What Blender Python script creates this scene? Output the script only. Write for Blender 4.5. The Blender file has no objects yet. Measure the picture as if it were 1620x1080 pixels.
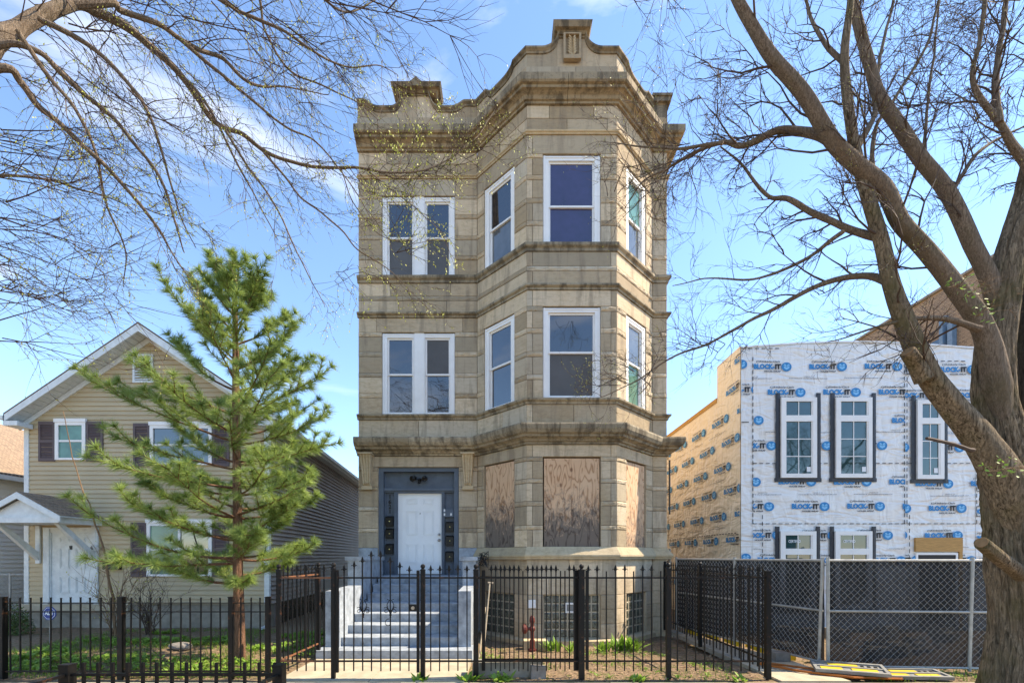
import bpy, math, random
from mathutils import Vector, Matrix, noise
R = math.radians
rnd = random.Random(7)
S = bpy.context.scene
C = S.collection

# ------------------------------------------------------------------ camera
cam_d = bpy.data.cameras.new('camera'); cam = bpy.data.objects.new('camera', cam_d); C.objects.link(cam)
cam_d.sensor_width = 36; cam_d.lens = 16.0; cam_d.shift_y = 0.2099; cam_d.shift_x = 0.0062
cam_d.clip_end = 3000; cam.location = (0, 0, 1.8); cam.rotation_euler = (R(90), 0, 0)
S.camera = cam
# ------------------------------------------------------------------ light
SUN_EL, SUN_AZ = 48.0, 84.0           # azimuth from +Y towards +X
w = bpy.data.worlds.new('World'); S.world = w; w.use_nodes = True
nt = w.node_tree; nt.nodes.clear()
out = nt.nodes.new('ShaderNodeOutputWorld'); bg = nt.nodes.new('ShaderNodeBackground')
sky = nt.nodes.new('ShaderNodeTexSky'); sky.sky_type = 'NISHITA'; sky.sun_disc = False
sky.sun_elevation = R(SUN_EL); sky.sun_rotation = R(SUN_AZ); sky.altitude = 100; sky.air_density = 1.05
sky.dust_density = 0.0; sky.ozone_density = 8.5
tc = nt.nodes.new('ShaderNodeTexCoord'); mp = nt.nodes.new('ShaderNodeMapping')
mp.inputs['Scale'].default_value = (1.0, 1.0, 2.6); mp.inputs['Location'].default_value = (0.35, 0.2, 0.1)
n1 = nt.nodes.new('ShaderNodeTexNoise'); n1.inputs['Scale'].default_value = 1.7; n1.inputs['Detail'].default_value = 9
n1.inputs['Roughness'].default_value = 0.56; n1.inputs['Distortion'].default_value = 0.5
cr = nt.nodes.new('ShaderNodeValToRGB'); cr.color_ramp.elements[0].position = 0.55; cr.color_ramp.elements[1].position = 0.78
cr.color_ramp.elements[0].color = (0, 0, 0, 1); cr.color_ramp.elements[1].color = (0.60, 0.60, 0.60, 1)
mx = nt.nodes.new('ShaderNodeMix'); mx.data_type = 'RGBA'
mx.inputs[7].default_value = (5.6, 5.9, 6.4, 1)
nt.links.new(tc.outputs['Generated'], mp.inputs['Vector']); nt.links.new(mp.outputs[0], n1.inputs['Vector'])
nt.links.new(n1.outputs['Fac'], cr.inputs[0]); nt.links.new(cr.outputs[0], mx.inputs[0])
nt.links.new(sky.outputs[0], mx.inputs[6]); nt.links.new(mx.outputs[2], bg.inputs[0])
nt.links.new(bg.outputs[0], out.inputs[0]); bg.inputs[1].default_value = 0.15
sd = bpy.data.lights.new('sun', 'SUN'); sun = bpy.data.objects.new('sun', sd); C.objects.link(sun)
sd.energy = 3.3; sd.angle = R(0.53); sd.color = (1.0, 0.94, 0.84)
sdir = Vector((math.sin(R(SUN_AZ))*math.cos(R(SUN_EL)), math.cos(R(SUN_AZ))*math.cos(R(SUN_EL)), math.sin(R(SUN_EL))))
sun.rotation_euler = (-sdir).to_track_quat('-Z', 'Y').to_euler()
vs = S.view_settings; vs.view_transform = 'Standard'; vs.look = 'None'; vs.exposure = 1.55; vs.gamma = 1.0
vs.use_curve_mapping = False
vs.use_white_balance = True; vs.white_balance_temperature = 7900; vs.white_balance_tint = 10
S.render.engine = 'CYCLES'

# ------------------------------------------------------------------ helpers
F, CX, HY, EZ = 720.0, 800.0, 880.0, 1.8
def P(px, py, Y): return Vector(((px-CX)/F*Y, Y, EZ+(HY-py)/F*Y))
def PX(px, Y): return (px-CX)/F*Y
def PZ(py, Y): return EZ+(HY-py)/F*Y

class MB:
    def __init__(s): s.v = []; s.f = []; s.m = []; s.cur = 0
    def face(s, pts):
        i = len(s.v); s.v += [tuple(p) for p in pts]; s.f.append(tuple(range(i, i+len(pts)))); s.m.append(s.cur)
    def box(s, x0, y0, z0, x1, y1, z1): s.obox(Vector((x0, y0, z0)), Vector((x1-x0, 0, 0)), Vector((0, y1-y0, 0)), Vector((0, 0, z1-z0)))
    def obox(s, o, a, b, c):
        i = len(s.v); o = Vector(o)
        s.v += [tuple(q) for q in (o, o+a, o+a+b, o+b, o+c, o+a+c, o+a+b+c, o+b+c)]
        flip = a.cross(b).dot(c) < 0
        for f in ((3, 2, 1, 0), (4, 5, 6, 7), (0, 1, 5, 4), (1, 2, 6, 5), (2, 3, 7, 6), (3, 0, 4, 7)):
            f = tuple(i+k for k in f); s.f.append(f[::-1] if flip else f); s.m.append(s.cur)
    def tube(s, pts, rads, n=6, cap=True):
        if not hasattr(rads, '__len__'): rads = [rads]*len(pts)
        base = len(s.v); L = len(pts); ref = Vector((0, 0, 1))
        d0 = (Vector(pts[1])-Vector(pts[0])).normalized()
        if abs(d0.z) > .9: ref = Vector((1, 0, 0))
        for k in range(L):
            p = Vector(pts[k])
            d = (Vector(pts[min(k+1, L-1)])-Vector(pts[max(k-1, 0)]))
            if d.length < 1e-7: d = Vector((0, 0, 1))
            d.normalize(); a = d.cross(ref)
            if a.length < 1e-4: a = d.orthogonal()
            a.normalize(); b = a.cross(d); ref = b if False else ref
            r = rads[k]
            for j in range(n):
                t = 2*math.pi*j/n; s.v.append(tuple(p+a*(r*math.cos(t))+b*(r*math.sin(t))))
        for k in range(L-1):
            for j in range(n):
                q = base+k*n; s.f.append((q+j, q+(j+1) % n, q+n+(j+1) % n, q+n+j)); s.m.append(s.cur)
        if cap:
            s.f.append(tuple(base+j for j in range(n))[::-1]); s.m.append(s.cur)
            s.f.append(tuple(base+(L-1)*n+j for j in range(n))); s.m.append(s.cur)
    def ball(s, c, r, nu=8, nv=5, sc=(1, 1, 1)):
        c = Vector(c); base = len(s.v)
        for i in range(nv+1):
            t = math.pi*i/nv
            for j in range(nu):
                p = 2*math.pi*j/nu
                s.v.append((c.x+r*sc[0]*math.sin(t)*math.cos(p), c.y+r*sc[1]*math.sin(t)*math.sin(p), c.z+r*sc[2]*math.cos(t)))
        for i in range(nv):
            for j in range(nu):
                q = base+i*nu
                s.f.append((q+j, q+nu+j, q+nu+(j+1) % nu, q+(j+1) % nu)); s.m.append(s.cur)
    def prism(s, outline, n):
        """outline: list of Vectors (planar), extruded by vector n"""
        i = len(s.v); k = len(outline); n = Vector(n)
        s.v += [tuple(p) for p in outline]+[tuple(Vector(p)+n) for p in outline]
        s.f.append(tuple(range(i+k-1, i-1, -1))); s.m.append(s.cur)
        s.f.append(tuple(range(i+k, i+2*k))); s.m.append(s.cur)
        for a in range(k):
            b = (a+1) % k; s.f.append((i+a, i+b, i+k+b, i+k+a)); s.m.append(s.cur)
    def mesh(s, name, mats, smooth=False):
        me = bpy.data.meshes.new(name); me.from_pydata(s.v, [], s.f)
        for m in (mats if isinstance(mats, (list, tuple)) else [mats]): me.materials.append(m)
        me.polygons.foreach_set('material_index', s.m)
        if smooth: me.polygons.foreach_set('use_smooth', [True]*len(s.f))
        me.update(); return me
    def build(s, name, mats, parent=None, smooth=False, kind=None):
        return link(name, s.mesh(name, mats, smooth), parent, kind)
def link(name, me, parent=None, kind=None, loc=None, rot=None):
    o = bpy.data.objects.new(name, me); C.objects.link(o)
    if loc is not None: o.location = loc
    if rot is not None: o.rotation_euler = rot
    if parent is not None:
        o.parent = parent
        if parent.type == 'EMPTY': o.matrix_parent_inverse = Matrix.Translation(-Vector(parent.location))
    if kind: o['kind'] = kind
    return o
def tag(o, label, cat, group=None):
    o['label'] = label; o['category'] = cat
    if group: o['group'] = group
    return o
def thing(name, label, cat, loc, group=None):
    o = bpy.data.objects.new(name, None); C.objects.link(o); o.location = loc; o.empty_display_size = .2
    return tag(o, label, cat, group)
def box_part(name, mat, parent, a, kind=None):
    m = MB(); m.box(*a); return m.build(name, mat, parent, kind=kind)

# ------------------------------------------------------------------ materials
def newmat(name):
    m = bpy.data.materials.new(name); m.use_nodes = True
    return m, m.node_tree, m.node_tree.nodes['Principled BSDF']
def N(nt, t, **kw):
    n = nt.nodes.new('ShaderNode'+t)
    for k, v in kw.items():
        if k in n.inputs.keys(): n.inputs[k].default_value = v
        else: setattr(n, k, v)
    return n
def mixc(nt, fac, a, b, blend='MIX'):
    m = nt.nodes.new('ShaderNodeMix'); m.data_type = 'RGBA'; m.blend_type = blend
    for i, v in ((0, fac), (6, a), (7, b)):
        if hasattr(v, 'links') or hasattr(v, 'is_output'): nt.links.new(v, m.inputs[i])
        else: m.inputs[i].default_value = v if i == 0 else (*v, 1) if len(v) == 3 else v
    return m.outputs[2]
def ramp(nt, src, p0, p1, c0=(0, 0, 0), c1=(1, 1, 1)):
    r = nt.nodes.new('ShaderNodeValToRGB'); e = r.color_ramp.elements
    e[0].position = p0; e[1].position = p1; e[0].color = (*c0, 1); e[1].color = (*c1, 1)
    nt.links.new(src, r.inputs[0]); return r.outputs[0]
def noise_tex(nt, scale=(1, 1, 1), s=5, detail=6, rough=.6, dist=0, coord='Object'):
    t = N(nt, 'TexCoord'); m = N(nt, 'Mapping'); m.inputs['Scale'].default_value = scale
    n = N(nt, 'TexNoise'); n.inputs['Scale'].default_value = s; n.inputs['Detail'].default_value = detail
    n.inputs['Roughness'].default_value = rough; n.inputs['Distortion'].default_value = dist
    nt.links.new(t.outputs[coord], m.inputs[0]); nt.links.new(m.outputs[0], n.inputs['Vector']); return n.outputs['Fac']
def bump(nt, b, src, strength=.3, dist=.01):
    n = N(nt, 'Bump'); n.inputs['Strength'].default_value = strength; n.inputs['Distance'].default_value = dist
    nt.links.new(src, n.inputs['Height']); nt.links.new(n.outputs[0], b.inputs['Normal'])
def simple(name, col, rough=.7, metal=0, var=.25, s=6, bmp=0, scale=(1, 1, 1), spec=.4, dist=.01, rnd_amt=0):
    m, nt, b = newmat(name); b.inputs['Roughness'].default_value = rough; b.inputs['Metallic'].default_value = metal
    b.inputs['Specular IOR Level'].default_value = spec
    n = noise_tex(nt, scale, s)
    c = mixc(nt, ramp(nt, n, .3, .7), tuple(x*(1-var) for x in col), tuple(min(1, x*(1+var*.6)) for x in col))
    if rnd_amt:
        oi = N(nt, 'ObjectInfo'); c = mixc(nt, 1.0, c, ramp(nt, oi.outputs['Random'], 0, 1, (1-rnd_amt,)*3, (1+rnd_amt,)*3), 'MULTIPLY')
    nt.links.new(c, b.inputs['Base Color'])
    if bmp: bump(nt, b, noise_tex(nt, scale, s*5), bmp, dist)
    return m
M = {}
def limestone(name, base, dark, stain=.5, streak=.5, rnd_amt=.16, sp=.50):
    m, nt, b = newmat(name); b.inputs['Roughness'].default_value = .88; b.inputs['Specular IOR Level'].default_value = .25
    big = noise_tex(nt, (1, 1, 1), .9, 5, .6); fine = noise_tex(nt, (1, 1, 2.2), 7, 8, .7, .6); gr = noise_tex(nt, (1, 1, 1), 60, 4, .7)
    st = noise_tex(nt, (3.2, 3.2, .38), 1.6, 6, .65, .4); bed = noise_tex(nt, (.7, .7, 9), 2.4, 5, .6, .8)
    oi = N(nt, 'ObjectInfo')
    light = tuple(min(1, x*1.16) for x in base); warm = (base[0]*.90, base[1]*.82, base[2]*.70); grey = (base[0]*.78, base[1]*.81, base[2]*.84)
    c = mixc(nt, ramp(nt, big, .35, .7), base, warm)
    c = mixc(nt, ramp(nt, fine, .45, .72), c, light)
    sz = N(nt, 'SeparateXYZ'); tcz = N(nt, 'TexCoord'); nt.links.new(tcz.outputs['Object'], sz.inputs[0]); mz = N(nt, 'MapRange'); mz.inputs['From Min'].default_value = 4.5; mz.inputs['From Max'].default_value = 8.5; mz.inputs['To Max'].default_value = .45
    nt.links.new(sz.outputs['Z'], mz.inputs['Value']); c = mixc(nt, mz.outputs[0], c, tuple(x*y for x, y in zip(base, (.93, .82, .70))))
    oi2 = N(nt, 'ObjectInfo'); mu2 = N(nt, 'Math', operation='MULTIPLY'); mu2.inputs[1].default_value = 7.31; nt.links.new(oi2.outputs['Random'], mu2.inputs[0])
    fr2 = N(nt, 'Math', operation='FRACT'); nt.links.new(mu2.outputs[0], fr2.inputs[0]); c = mixc(nt, ramp(nt, fr2.outputs[0], .45, .95, (0, 0, 0), (.8,)*3), c, grey)
    c = mixc(nt, ramp(nt, bed, .54, .68, (0, 0, 0), (.40,)*3), c, tuple(x*.62 for x in base))
    c = mixc(nt, 1.0, c, ramp(nt, oi.outputs['Random'], 0, 1, (1-rnd_amt, 1-rnd_amt*1.1, 1-rnd_amt*1.25), (1+rnd_amt*.3, 1+rnd_amt*.3, 1+rnd_amt*.3)), 'MULTIPLY')
    s1 = ramp(nt, st, sp, sp+.15, (0, 0, 0), (streak,)*3); c = mixc(nt, s1, c, dark)
    s2 = ramp(nt, fine, .30, .46, (stain,)*3, (0, 0, 0)); c = mixc(nt, s2, c, dark)
    c = mixc(nt, ramp(nt, gr, .35, .65, (0, 0, 0), (.22,)*3), c, tuple(x*.7 for x in base))
    nt.links.new(c, b.inputs['Base Color'])
    a = N(nt, 'Math', operation='ADD'); nt.links.new(fine, a.inputs[0]); nt.links.new(gr, a.inputs[1])
    bump(nt, b, a.outputs[0], .5, .012); return m
M['stone'] = limestone('limestone', (.60, .50, .37), (.17, .13, .095), .38, .55, .38)
M['cornice'] = limestone('weathered_limestone', (.40, .335, .24), (.05, .038, .026), .68, .75, .25, .46)
M['coping'] = limestone('lichened_limestone', (.32, .265, .19), (.05, .042, .032), .7, .8, .25, .45)
M['ledge'] = limestone('pale_limestone', (.58, .47, .315), (.20, .15, .10), .3, .3)
M['mortar'] = simple('mortar', (.15, .125, .095), .95, var=.3, s=12)
M['render'] = limestone('patched_parging', (.52, .43, .31), (.17, .14, .10), .3, .35, 0)
M['white'] = simple('white_vinyl', (.80, .79, .77), .45, var=.06, s=3)
M['trimwhite'] = simple('white_painted_wood', (.66, .70, .70), .6, var=.14, s=8, bmp=.1)
M['blue'] = simple('slate_blue_paint', (.095, .125, .165), .55, var=.18, s=5, bmp=.15)
M['bluecon'] = simple('blue_grey_painted_concrete', (.33, .37, .415), .7, var=.38, s=7, bmp=.5, dist=.02)
M['conc'] = simple('concrete', (.44, .38, .28), .9, var=.28, s=3, bmp=.3)
M['conc2'] = simple('old_grey_concrete', (.30, .27, .22), .93, var=.3, s=5, bmp=.5)
M['door'] = simple('white_door_paint', (.80, .83, .85), .4, var=.04, s=3)
M['brass'] = simple('brushed_nickel', (.45, .44, .42), .3, metal=1, var=.1)
M['gold'] = simple('brass_lock_button', (.75, .62, .25), .3, metal=.8, var=.1)
M['black'] = simple('black_metal', (.008, .008, .008), .4, var=.3, s=20, spec=.35)
M['screen'] = simple('grey_insect_screen', (.105, .105, .108), .8, var=.16, s=2)
M['curtain'] = simple('pale_curtain', (.33, .35, .33), .9, var=.35, s=3, scale=(6, 6, .3))
M['shutter'] = simple('plum_brown_shutter', (.105, .075, .078), .6, var=.15, s=9)
M['galv'] = simple('galvanised_steel', (.42, .42, .40), .5, metal=.35, var=.25, s=9)
M['wire'] = simple('galvanised_wire', (.50, .50, .48), .5, metal=.2, var=.2, s=9)
M['red'] = simple('faded_red_paint', (.13, .026, .018), .6, var=.3, s=16)
M['orange'] = simple('orange_plastic', (.42, .12, .015), .6, var=.3, s=9)
M['yellow'] = simple('yellow_plastic', (.68, .46, .02), .55, var=.2, s=6)
M['greyp'] = simple('grey_plastic', (.23, .23, .22), .6, var=.25, s=8)
M['osb'] = simple('yellow_lumber', (.52, .30, .09), .8, var=.3, s=10, scale=(1, 1, 8))
M['ply2'] = simple('pine_header', (.50, .28, .10), .8, var=.3, s=14, scale=(.5, 1, 6))
M['tape'] = simple('black_flashing_tape', (.018, .020, .030), .45, var=.5, s=25, bmp=.4, spec=.5)
M['brick'] = simple('side_common_brick', (.52, .40, .28), .9, var=.3, s=8)
M['rock'] = simple('grey_rock', (.24, .215, .19), .9, var=.3, s=10, bmp=.6)
M['polewood'] = simple('weathered_pole', (.36, .30, .22), .8, var=.25, s=12)
M['paper'] = simple('white_paper', (.78, .80, .82), .7, var=.04)
M['signblue'] = simple('blue_sign', (.012, .05, .26), .4, var=.1)
M['pblue'] = simple('print_blue', (.012, .23, .52), .6, var=.06)
M['plight'] = simple('print_light_blue', (.20, .52, .80), .6, var=.04)
M['pblack'] = simple('print_and_doorway_black', (.02, .02, .022), .6, var=.1)
M['metalblue'] = simple('blue_downspout', (.16, .28, .42), .5, var=.2)
# iron with rust
m, nt, b = newmat('black_painted_iron'); b.inputs['Roughness'].default_value = .5; b.inputs['Specular IOR Level'].default_value = .25
rn = noise_tex(nt, (1, 1, 1), 9, 8, .75, .5)
c = mixc(nt, ramp(nt, rn, .56, .66), (.006, .0055, .0055), (.10, .04, .018)); nt.links.new(c, b.inputs['Base Color']); bump(nt, b, rn, .3, .004); M['iron'] = m
m, nt, b = newmat('rusty_iron'); b.inputs['Roughness'].default_value = .75
rn = noise_tex(nt, (1, 1, 1), 9, 8, .75, .5)
c = mixc(nt, ramp(nt, rn, .40, .52), (.02, .016, .014), (.20, .075, .03)); nt.links.new(c, b.inputs['Base Color']); bump(nt, b, rn, .4, .004); M['rust'] = m
def glassmat(name, col, wave=0, spec_ior=2.1, curtain=None):
    m, nt, b = newmat(name); b.inputs['Roughness'].default_value = .015; b.inputs['IOR'].default_value = spec_ior
    b.inputs['Specular IOR Level'].default_value = .55
    n = noise_tex(nt, (1, 1, 1), 2.2, 3); c = mixc(nt, ramp(nt, n, .3, .7), tuple(x*.7 for x in col), tuple(x*1.3 for x in col))
    nt.links.new(c, b.inputs['Base Color']); bump(nt, b, noise_tex(nt, (1, 1, 1), 1.3, 2), .05, .02); return m
M['glass'] = glassmat('window_glass', (.018, .022, .028))
M['glassp'] = glassmat('glass_over_purple_shade', (.03, .022, .07), spec_ior=1.8)
M['glassg'] = glassmat('glass_over_green_curtain', (.10, .22, .17), spec_ior=1.5)
M['glasst'] = glassmat('low_emissivity_glass', (.012, .055, .06), spec_ior=1.75)
M['glassb'] = glassmat('glass_over_pale_blind', (.10, .11, .115), spec_ior=1.9)
# glass block
m, nt, b = newmat('glass_block'); b.inputs['Roughness'].default_value = .12; b.inputs['IOR'].default_value = 1.7
n = noise_tex(nt, (1, 1, 1), 14, 4, .6, 1.5); c = mixc(nt, ramp(nt, n, .35, .68), (.025, .024, .019), (.17, .18, .13)); nt.links.new(c, b.inputs['Base Color'])
bump(nt, b, noise_tex(nt, (1, 1, 1), 22, 2, .5, 2), .8, .02); M['gblock'] = m
# plywood
def plywood(name, x0=0, weather=1.0):
    m, nt, b = newmat(name); b.inputs['Roughness'].default_value = .75
    t = N(nt, 'TexCoord'); mp = N(nt, 'Mapping'); mp.inputs['Scale'].default_value = (1.7, 1.7, .42)
    nt.links.new(t.outputs['Object'], mp.inputs[0])
    nz = N(nt, 'TexNoise'); nz.inputs['Scale'].default_value = 2.6; nz.inputs['Detail'].default_value = 2.5; nz.inputs['Distortion'].default_value = .25
    nt.links.new(mp.outputs[0], nz.inputs['Vector'])
    mu = N(nt, 'Math', operation='MULTIPLY'); mu.inputs[1].default_value = 17; nt.links.new(nz.outputs['Fac'], mu.inputs[0])
    sn = N(nt, 'Math', operation='PINGPONG'); sn.inputs[1].default_value = 1.0; nt.links.new(mu.outputs[0], sn.inputs[0])
    g = ramp(nt, sn.outputs[0], .55, .98)
    c = mixc(nt, g, (.62, .39, .235), (.36, .18, .085))
    c = mixc(nt, ramp(nt, noise_tex(nt, (1, 1, 1), 1.1, 4), .35, .7), c, mixc(nt, g, (.64, .44, .285), (.40, .22, .115)))
    # knots
    vo = N(nt, 'TexVoronoi'); vo.inputs['Scale'].default_value = 2.1; m2 = N(nt, 'Mapping'); m2.inputs['Scale'].default_value = (1.3, 1.3, .8)
    nt.links.new(t.outputs['Object'], m2.inputs[0]); nt.links.new(m2.outputs[0], vo.inputs['Vector'])
    c = mixc(nt, ramp(nt, vo.outputs['Distance'], .05, .11, (.85,)*3, (0, 0, 0)), c, (.16, .06, .025))
    # grey mould rising from the foot of the board
    sp = N(nt, 'SeparateXYZ'); nt.links.new(t.outputs['Object'], sp.inputs[0])
    ma = N(nt, 'MapRange'); ma.inputs['From Min'].default_value = 2.0; ma.inputs['From Max'].default_value = 3.7
    ma.inputs['To Min'].default_value = .48*weather; ma.inputs['To Max'].default_value = 0
    nt.links.new(sp.outputs['Z'], ma.inputs['Value'])
    nn = noise_tex(nt, (2.4, 2.4, 1.5), 2.2, 8, .8, 1.6); ad = N(nt, 'Math', operation='MULTIPLY_ADD'); ad.inputs[1].default_value = 1.0
    nt.links.new(nn, ad.inputs[0]); nt.links.new(ma.outputs[0], ad.inputs[2])
    c = mixc(nt, ramp(nt, ad.outputs[0], .63, .84, (0, 0, 0), (.9,)*3), c, mixc(nt, g, (.105, .092, .082), (.045, .038, .034)))
    nt.links.new(c, b.inputs['Base Color']); bump(nt, b, g, .15, .004); return m
M['ply'] = plywood('weathered_plywood')
M['plyb'] = plywood('sun_bleached_plywood', weather=.55)
# vinyl siding, shingles
M['siding'] = simple('tan_vinyl_siding', (.48, .385, .24), .55, var=.08, s=1.2, rnd_amt=.05)
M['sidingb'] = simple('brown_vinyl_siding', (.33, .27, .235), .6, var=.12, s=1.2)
M['sidingw'] = simple('white_vinyl_siding', (.78, .77, .72), .55, var=.06, s=1)
m, nt, b = newmat('asphalt_shingles'); b.inputs['Roughness'].default_value = .95
br = N(nt, 'TexBrick'); br.inputs['Scale'].default_value = 5; br.inputs['Color1'].default_value = (.36, .25, .16, 1); br.inputs['Color2'].default_value = (.19, .13, .09, 1)
br.inputs['Mortar'].default_value = (.09, .06, .04, 1); br.inputs['Mortar Size'].default_value = .02
t = N(nt, 'TexCoord'); nt.links.new(t.outputs['Object'], br.inputs['Vector'])
c = mixc(nt, ramp(nt, noise_tex(nt, (1, 1, 1), 30, 3), .3, .7, (.0,)*3, (.5,)*3), br.outputs['Color'], (.30, .22, .15)); nt.links.new(c, b.inputs['Base Color']); M['shingle'] = m
# far brick wall
m, nt, b = newmat('common_brick_wall'); b.inputs['Roughness'].default_value = .95
br = N(nt, 'TexBrick'); br.inputs['Scale'].default_value = 4.4; br.inputs['Color1'].default_value = (.42, .29, .17, 1); br.inputs['Color2'].default_value = (.13, .085, .055, 1)
br.inputs['Mortar'].default_value = (.42, .34, .25, 1); br.inputs['Mortar Size'].default_value = .035
t = N(nt, 'TexCoord'); sx = N(nt, 'SeparateXYZ'); cx = N(nt, 'CombineXYZ'); nt.links.new(t.outputs['Object'], sx.inputs[0])
nt.links.new(sx.outputs['Y'], cx.inputs[0]); nt.links.new(sx.outputs['Z'], cx.inputs[1]); nt.links.new(cx.outputs[0], br.inputs['Vector'])
c = mixc(nt, ramp(nt, noise_tex(nt, (1, 1, 1), 1.2, 6), .3, .7, (.0,)*3, (.6,)*3), br.outputs['Color'], (.22, .17, .13)); nt.links.new(c, b.inputs['Base Color']); M['farbrick'] = m
# house wrap
def wrapmat(name, col):
    m, nt, b = newmat(name); b.inputs['Roughness'].default_value = .42; b.inputs['Specular IOR Level'].default_value = .5
    b.inputs['Sheen Weight'].default_value = .1
    n = noise_tex(nt, (1, 1, 1), .7, 4); c = mixc(nt, ramp(nt, n, .3, .7), tuple(x*.93 for x in col), col); nt.links.new(c, b.inputs['Base Color'])
    w1 = noise_tex(nt, (.7, .7, 2.2), 1.5, 2, .45, 2.2); w2 = noise_tex(nt, (1.6, 1.6, .6), 2.0, 2, .4, 1.5)
    a = N(nt, 'Math', operation='ADD'); nt.links.new(w1, a.inputs[0]); nt.links.new(w2, a.inputs[1]); bump(nt, b, a.outputs[0], .5, .12); return m
M['wrap'] = wrapmat('white_house_wrap', (.80, .79, .77))
M['wrap_bounce'] = wrapmat('bounce_tinted_house_wrap', (.86, .76, .58))  # white membrane in itself; warm bounced light is tinted into the colour
# bark
def bark(name, c0, c1, moss, s=1.0):
    m, nt, b = newmat(name); b.inputs['Roughness'].default_value = .95; b.inputs['Specular IOR Level'].default_value = .15
    r1 = noise_tex(nt, (13*s, 13*s, 1.5*s), 3.2, 9, .72, .9); r2 = noise_tex(nt, (1, 1, 1), 2.0, 5); r3 = noise_tex(nt, (1, 1, 1), 55*s, 4, .7)
    c = mixc(nt, ramp(nt, r1, .38, .60), c0, c1); c = mixc(nt, ramp(nt, noise_tex(nt, (2, 2, .8), 1.7, 4), .4, .65, (0, 0, 0), (.55,)*3), c, tuple((a_+b_*1.2)/2.6 for a_, b_ in zip(c0, c1)))
    c = mixc(nt, ramp(nt, r2, .50, .68, (0, 0, 0), (moss,)*3), c, (.11, .105, .03))
    c = mixc(nt, ramp(nt, r3, .3, .7, (0, 0, 0), (.3,)*3), c, c0)
    nt.links.new(c, b.inputs['Base Color']); a = N(nt, 'Math', operation='MULTIPLY_ADD'); a.inputs[1].default_value = .25
    nt.links.new(r3, a.inputs[0]); nt.links.new(r1, a.inputs[2]); bump(nt, b, a.outputs[0], 1.0, .035); return m
M['bark'] = bark('furrowed_bark', (.045, .030, .018), (.44, .33, .22), .6)
M['barkd'] = bark('dark_wet_bark', (.015, .011, .009), (.10, .08, .06), .15)
M['bark2'] = bark('smooth_limb_bark', (.12, .085, .06), (.42, .32, .235), .35, 1.8)
M['twig'] = simple('twig_bark', (.085, .055, .040), .85, var=.4, s=9)
M['twigl'] = simple('young_twig_bark', (.20, .12, .065), .8, var=.3, s=9)
M['pinebark'] = bark('red_pine_bark', (.09, .045, .028), (.36, .20, .13), .0, 1.3)
M['cut'] = simple('sawn_wood', (.30, .17, .08), .9, var=.35, s=10)
def leafmat(name, c0, c1, trans=.3, rough=.5):
    m, nt, b = newmat(name); b.inputs['Roughness'].default_value = rough; b.inputs['Specular IOR Level'].default_value = .4
    n = noise_tex(nt, (1, 1, 1), 2.4, 3); n2 = noise_tex(nt, (1, 1, 1), 25, 2)
    c = mixc(nt, ramp(nt, n, .35, .65), c0, c1); c = mixc(nt, ramp(nt, n2, .3, .7, (0, 0, 0), (.5,)*3), c, c1)
    nt.links.new(c, b.inputs['Base Color'])
    tr = N(nt, 'BsdfTranslucent'); nt.links.new(c, tr.inputs[0]); ms = N(nt, 'MixShader'); ms.inputs[0].default_value = trans
    nt.links.new(b.outputs[0], ms.inputs[1]); nt.links.new(tr.outputs[0], ms.inputs[2])
    nt.links.new(ms.outputs[0], nt.nodes['Material Output'].inputs[0]); return m
M['bud'] = leafmat('yellow_green_buds', (.42, .46, .05), (.62, .62, .12), .35)
M['needle'] = leafmat('pine_needles', (.11, .19, .05), (.34, .44, .12), .4)
M['grass'] = leafmat('grass_blades', (.07, .15, .02), (.20, .30, .05), .35)
M['weed'] = leafmat('broad_green_leaves', (.14, .30, .03), (.30, .46, .08), .4)
M['dry'] = leafmat('dry_leaf_litter', (.28, .17, .10), (.40, .28, .17), .15, .9)
M['bush'] = leafmat('evergreen_shrub_leaves', (.05, .09, .025), (.10, .14, .04), .2)
# ground
m, nt, b = newmat('yard_soil'); b.inputs['Roughness'].default_value = .97; b.inputs['Specular IOR Level'].default_value = .1
n1_ = noise_tex(nt, (1, 1, 1), 1.1, 5); n2_ = noise_tex(nt, (1, 1, 1), 22, 8, .75); n3_ = noise_tex(nt, (1, 1, 1), 7, 5)
c = mixc(nt, ramp(nt, n2_, .35, .65), (.13, .085, .055), (.38, .27, .18)); c = mixc(nt, ramp(nt, n3_, .52, .64, (0, 0, 0), (.6,)*3), c, (.10, .13, .03))
nt.links.new(c, b.inputs['Base Color']); bump(nt, b, n2_, .9, .04); M['soil'] = m
m, nt, b = newmat('asphalt'); b.inputs['Roughness'].default_value = .9
c = mixc(nt, ramp(nt, noise_tex(nt, (1, 1, 1), 60, 4), .3, .7), (.09, .088, .085), (.16, .155, .15)); nt.links.new(c, b.inputs['Base Color']); M['asphalt'] = m
# black privacy screen: woven, a little light passes
m, nt, b = newmat('black_privacy_mesh'); b.inputs['Roughness'].default_value = .8
n = noise_tex(nt, (1, 1, .5), 1.6, 5, .6, 1.0); c = mixc(nt, ramp(nt, n, .4, .75), (.006, .0065, .008), (.022, .025, .032)); nt.links.new(c, b.inputs['Base Color'])
tr = N(nt, 'BsdfTransparent'); ms = N(nt, 'MixShader'); ms.inputs[0].default_value = .05
nt.links.new(b.outputs[0], ms.inputs[1]); nt.links.new(tr.outputs[0], ms.inputs[2]); nt.links.new(ms.outputs[0], nt.nodes['Material Output'].inputs[0]); M['privacy'] = m

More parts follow.
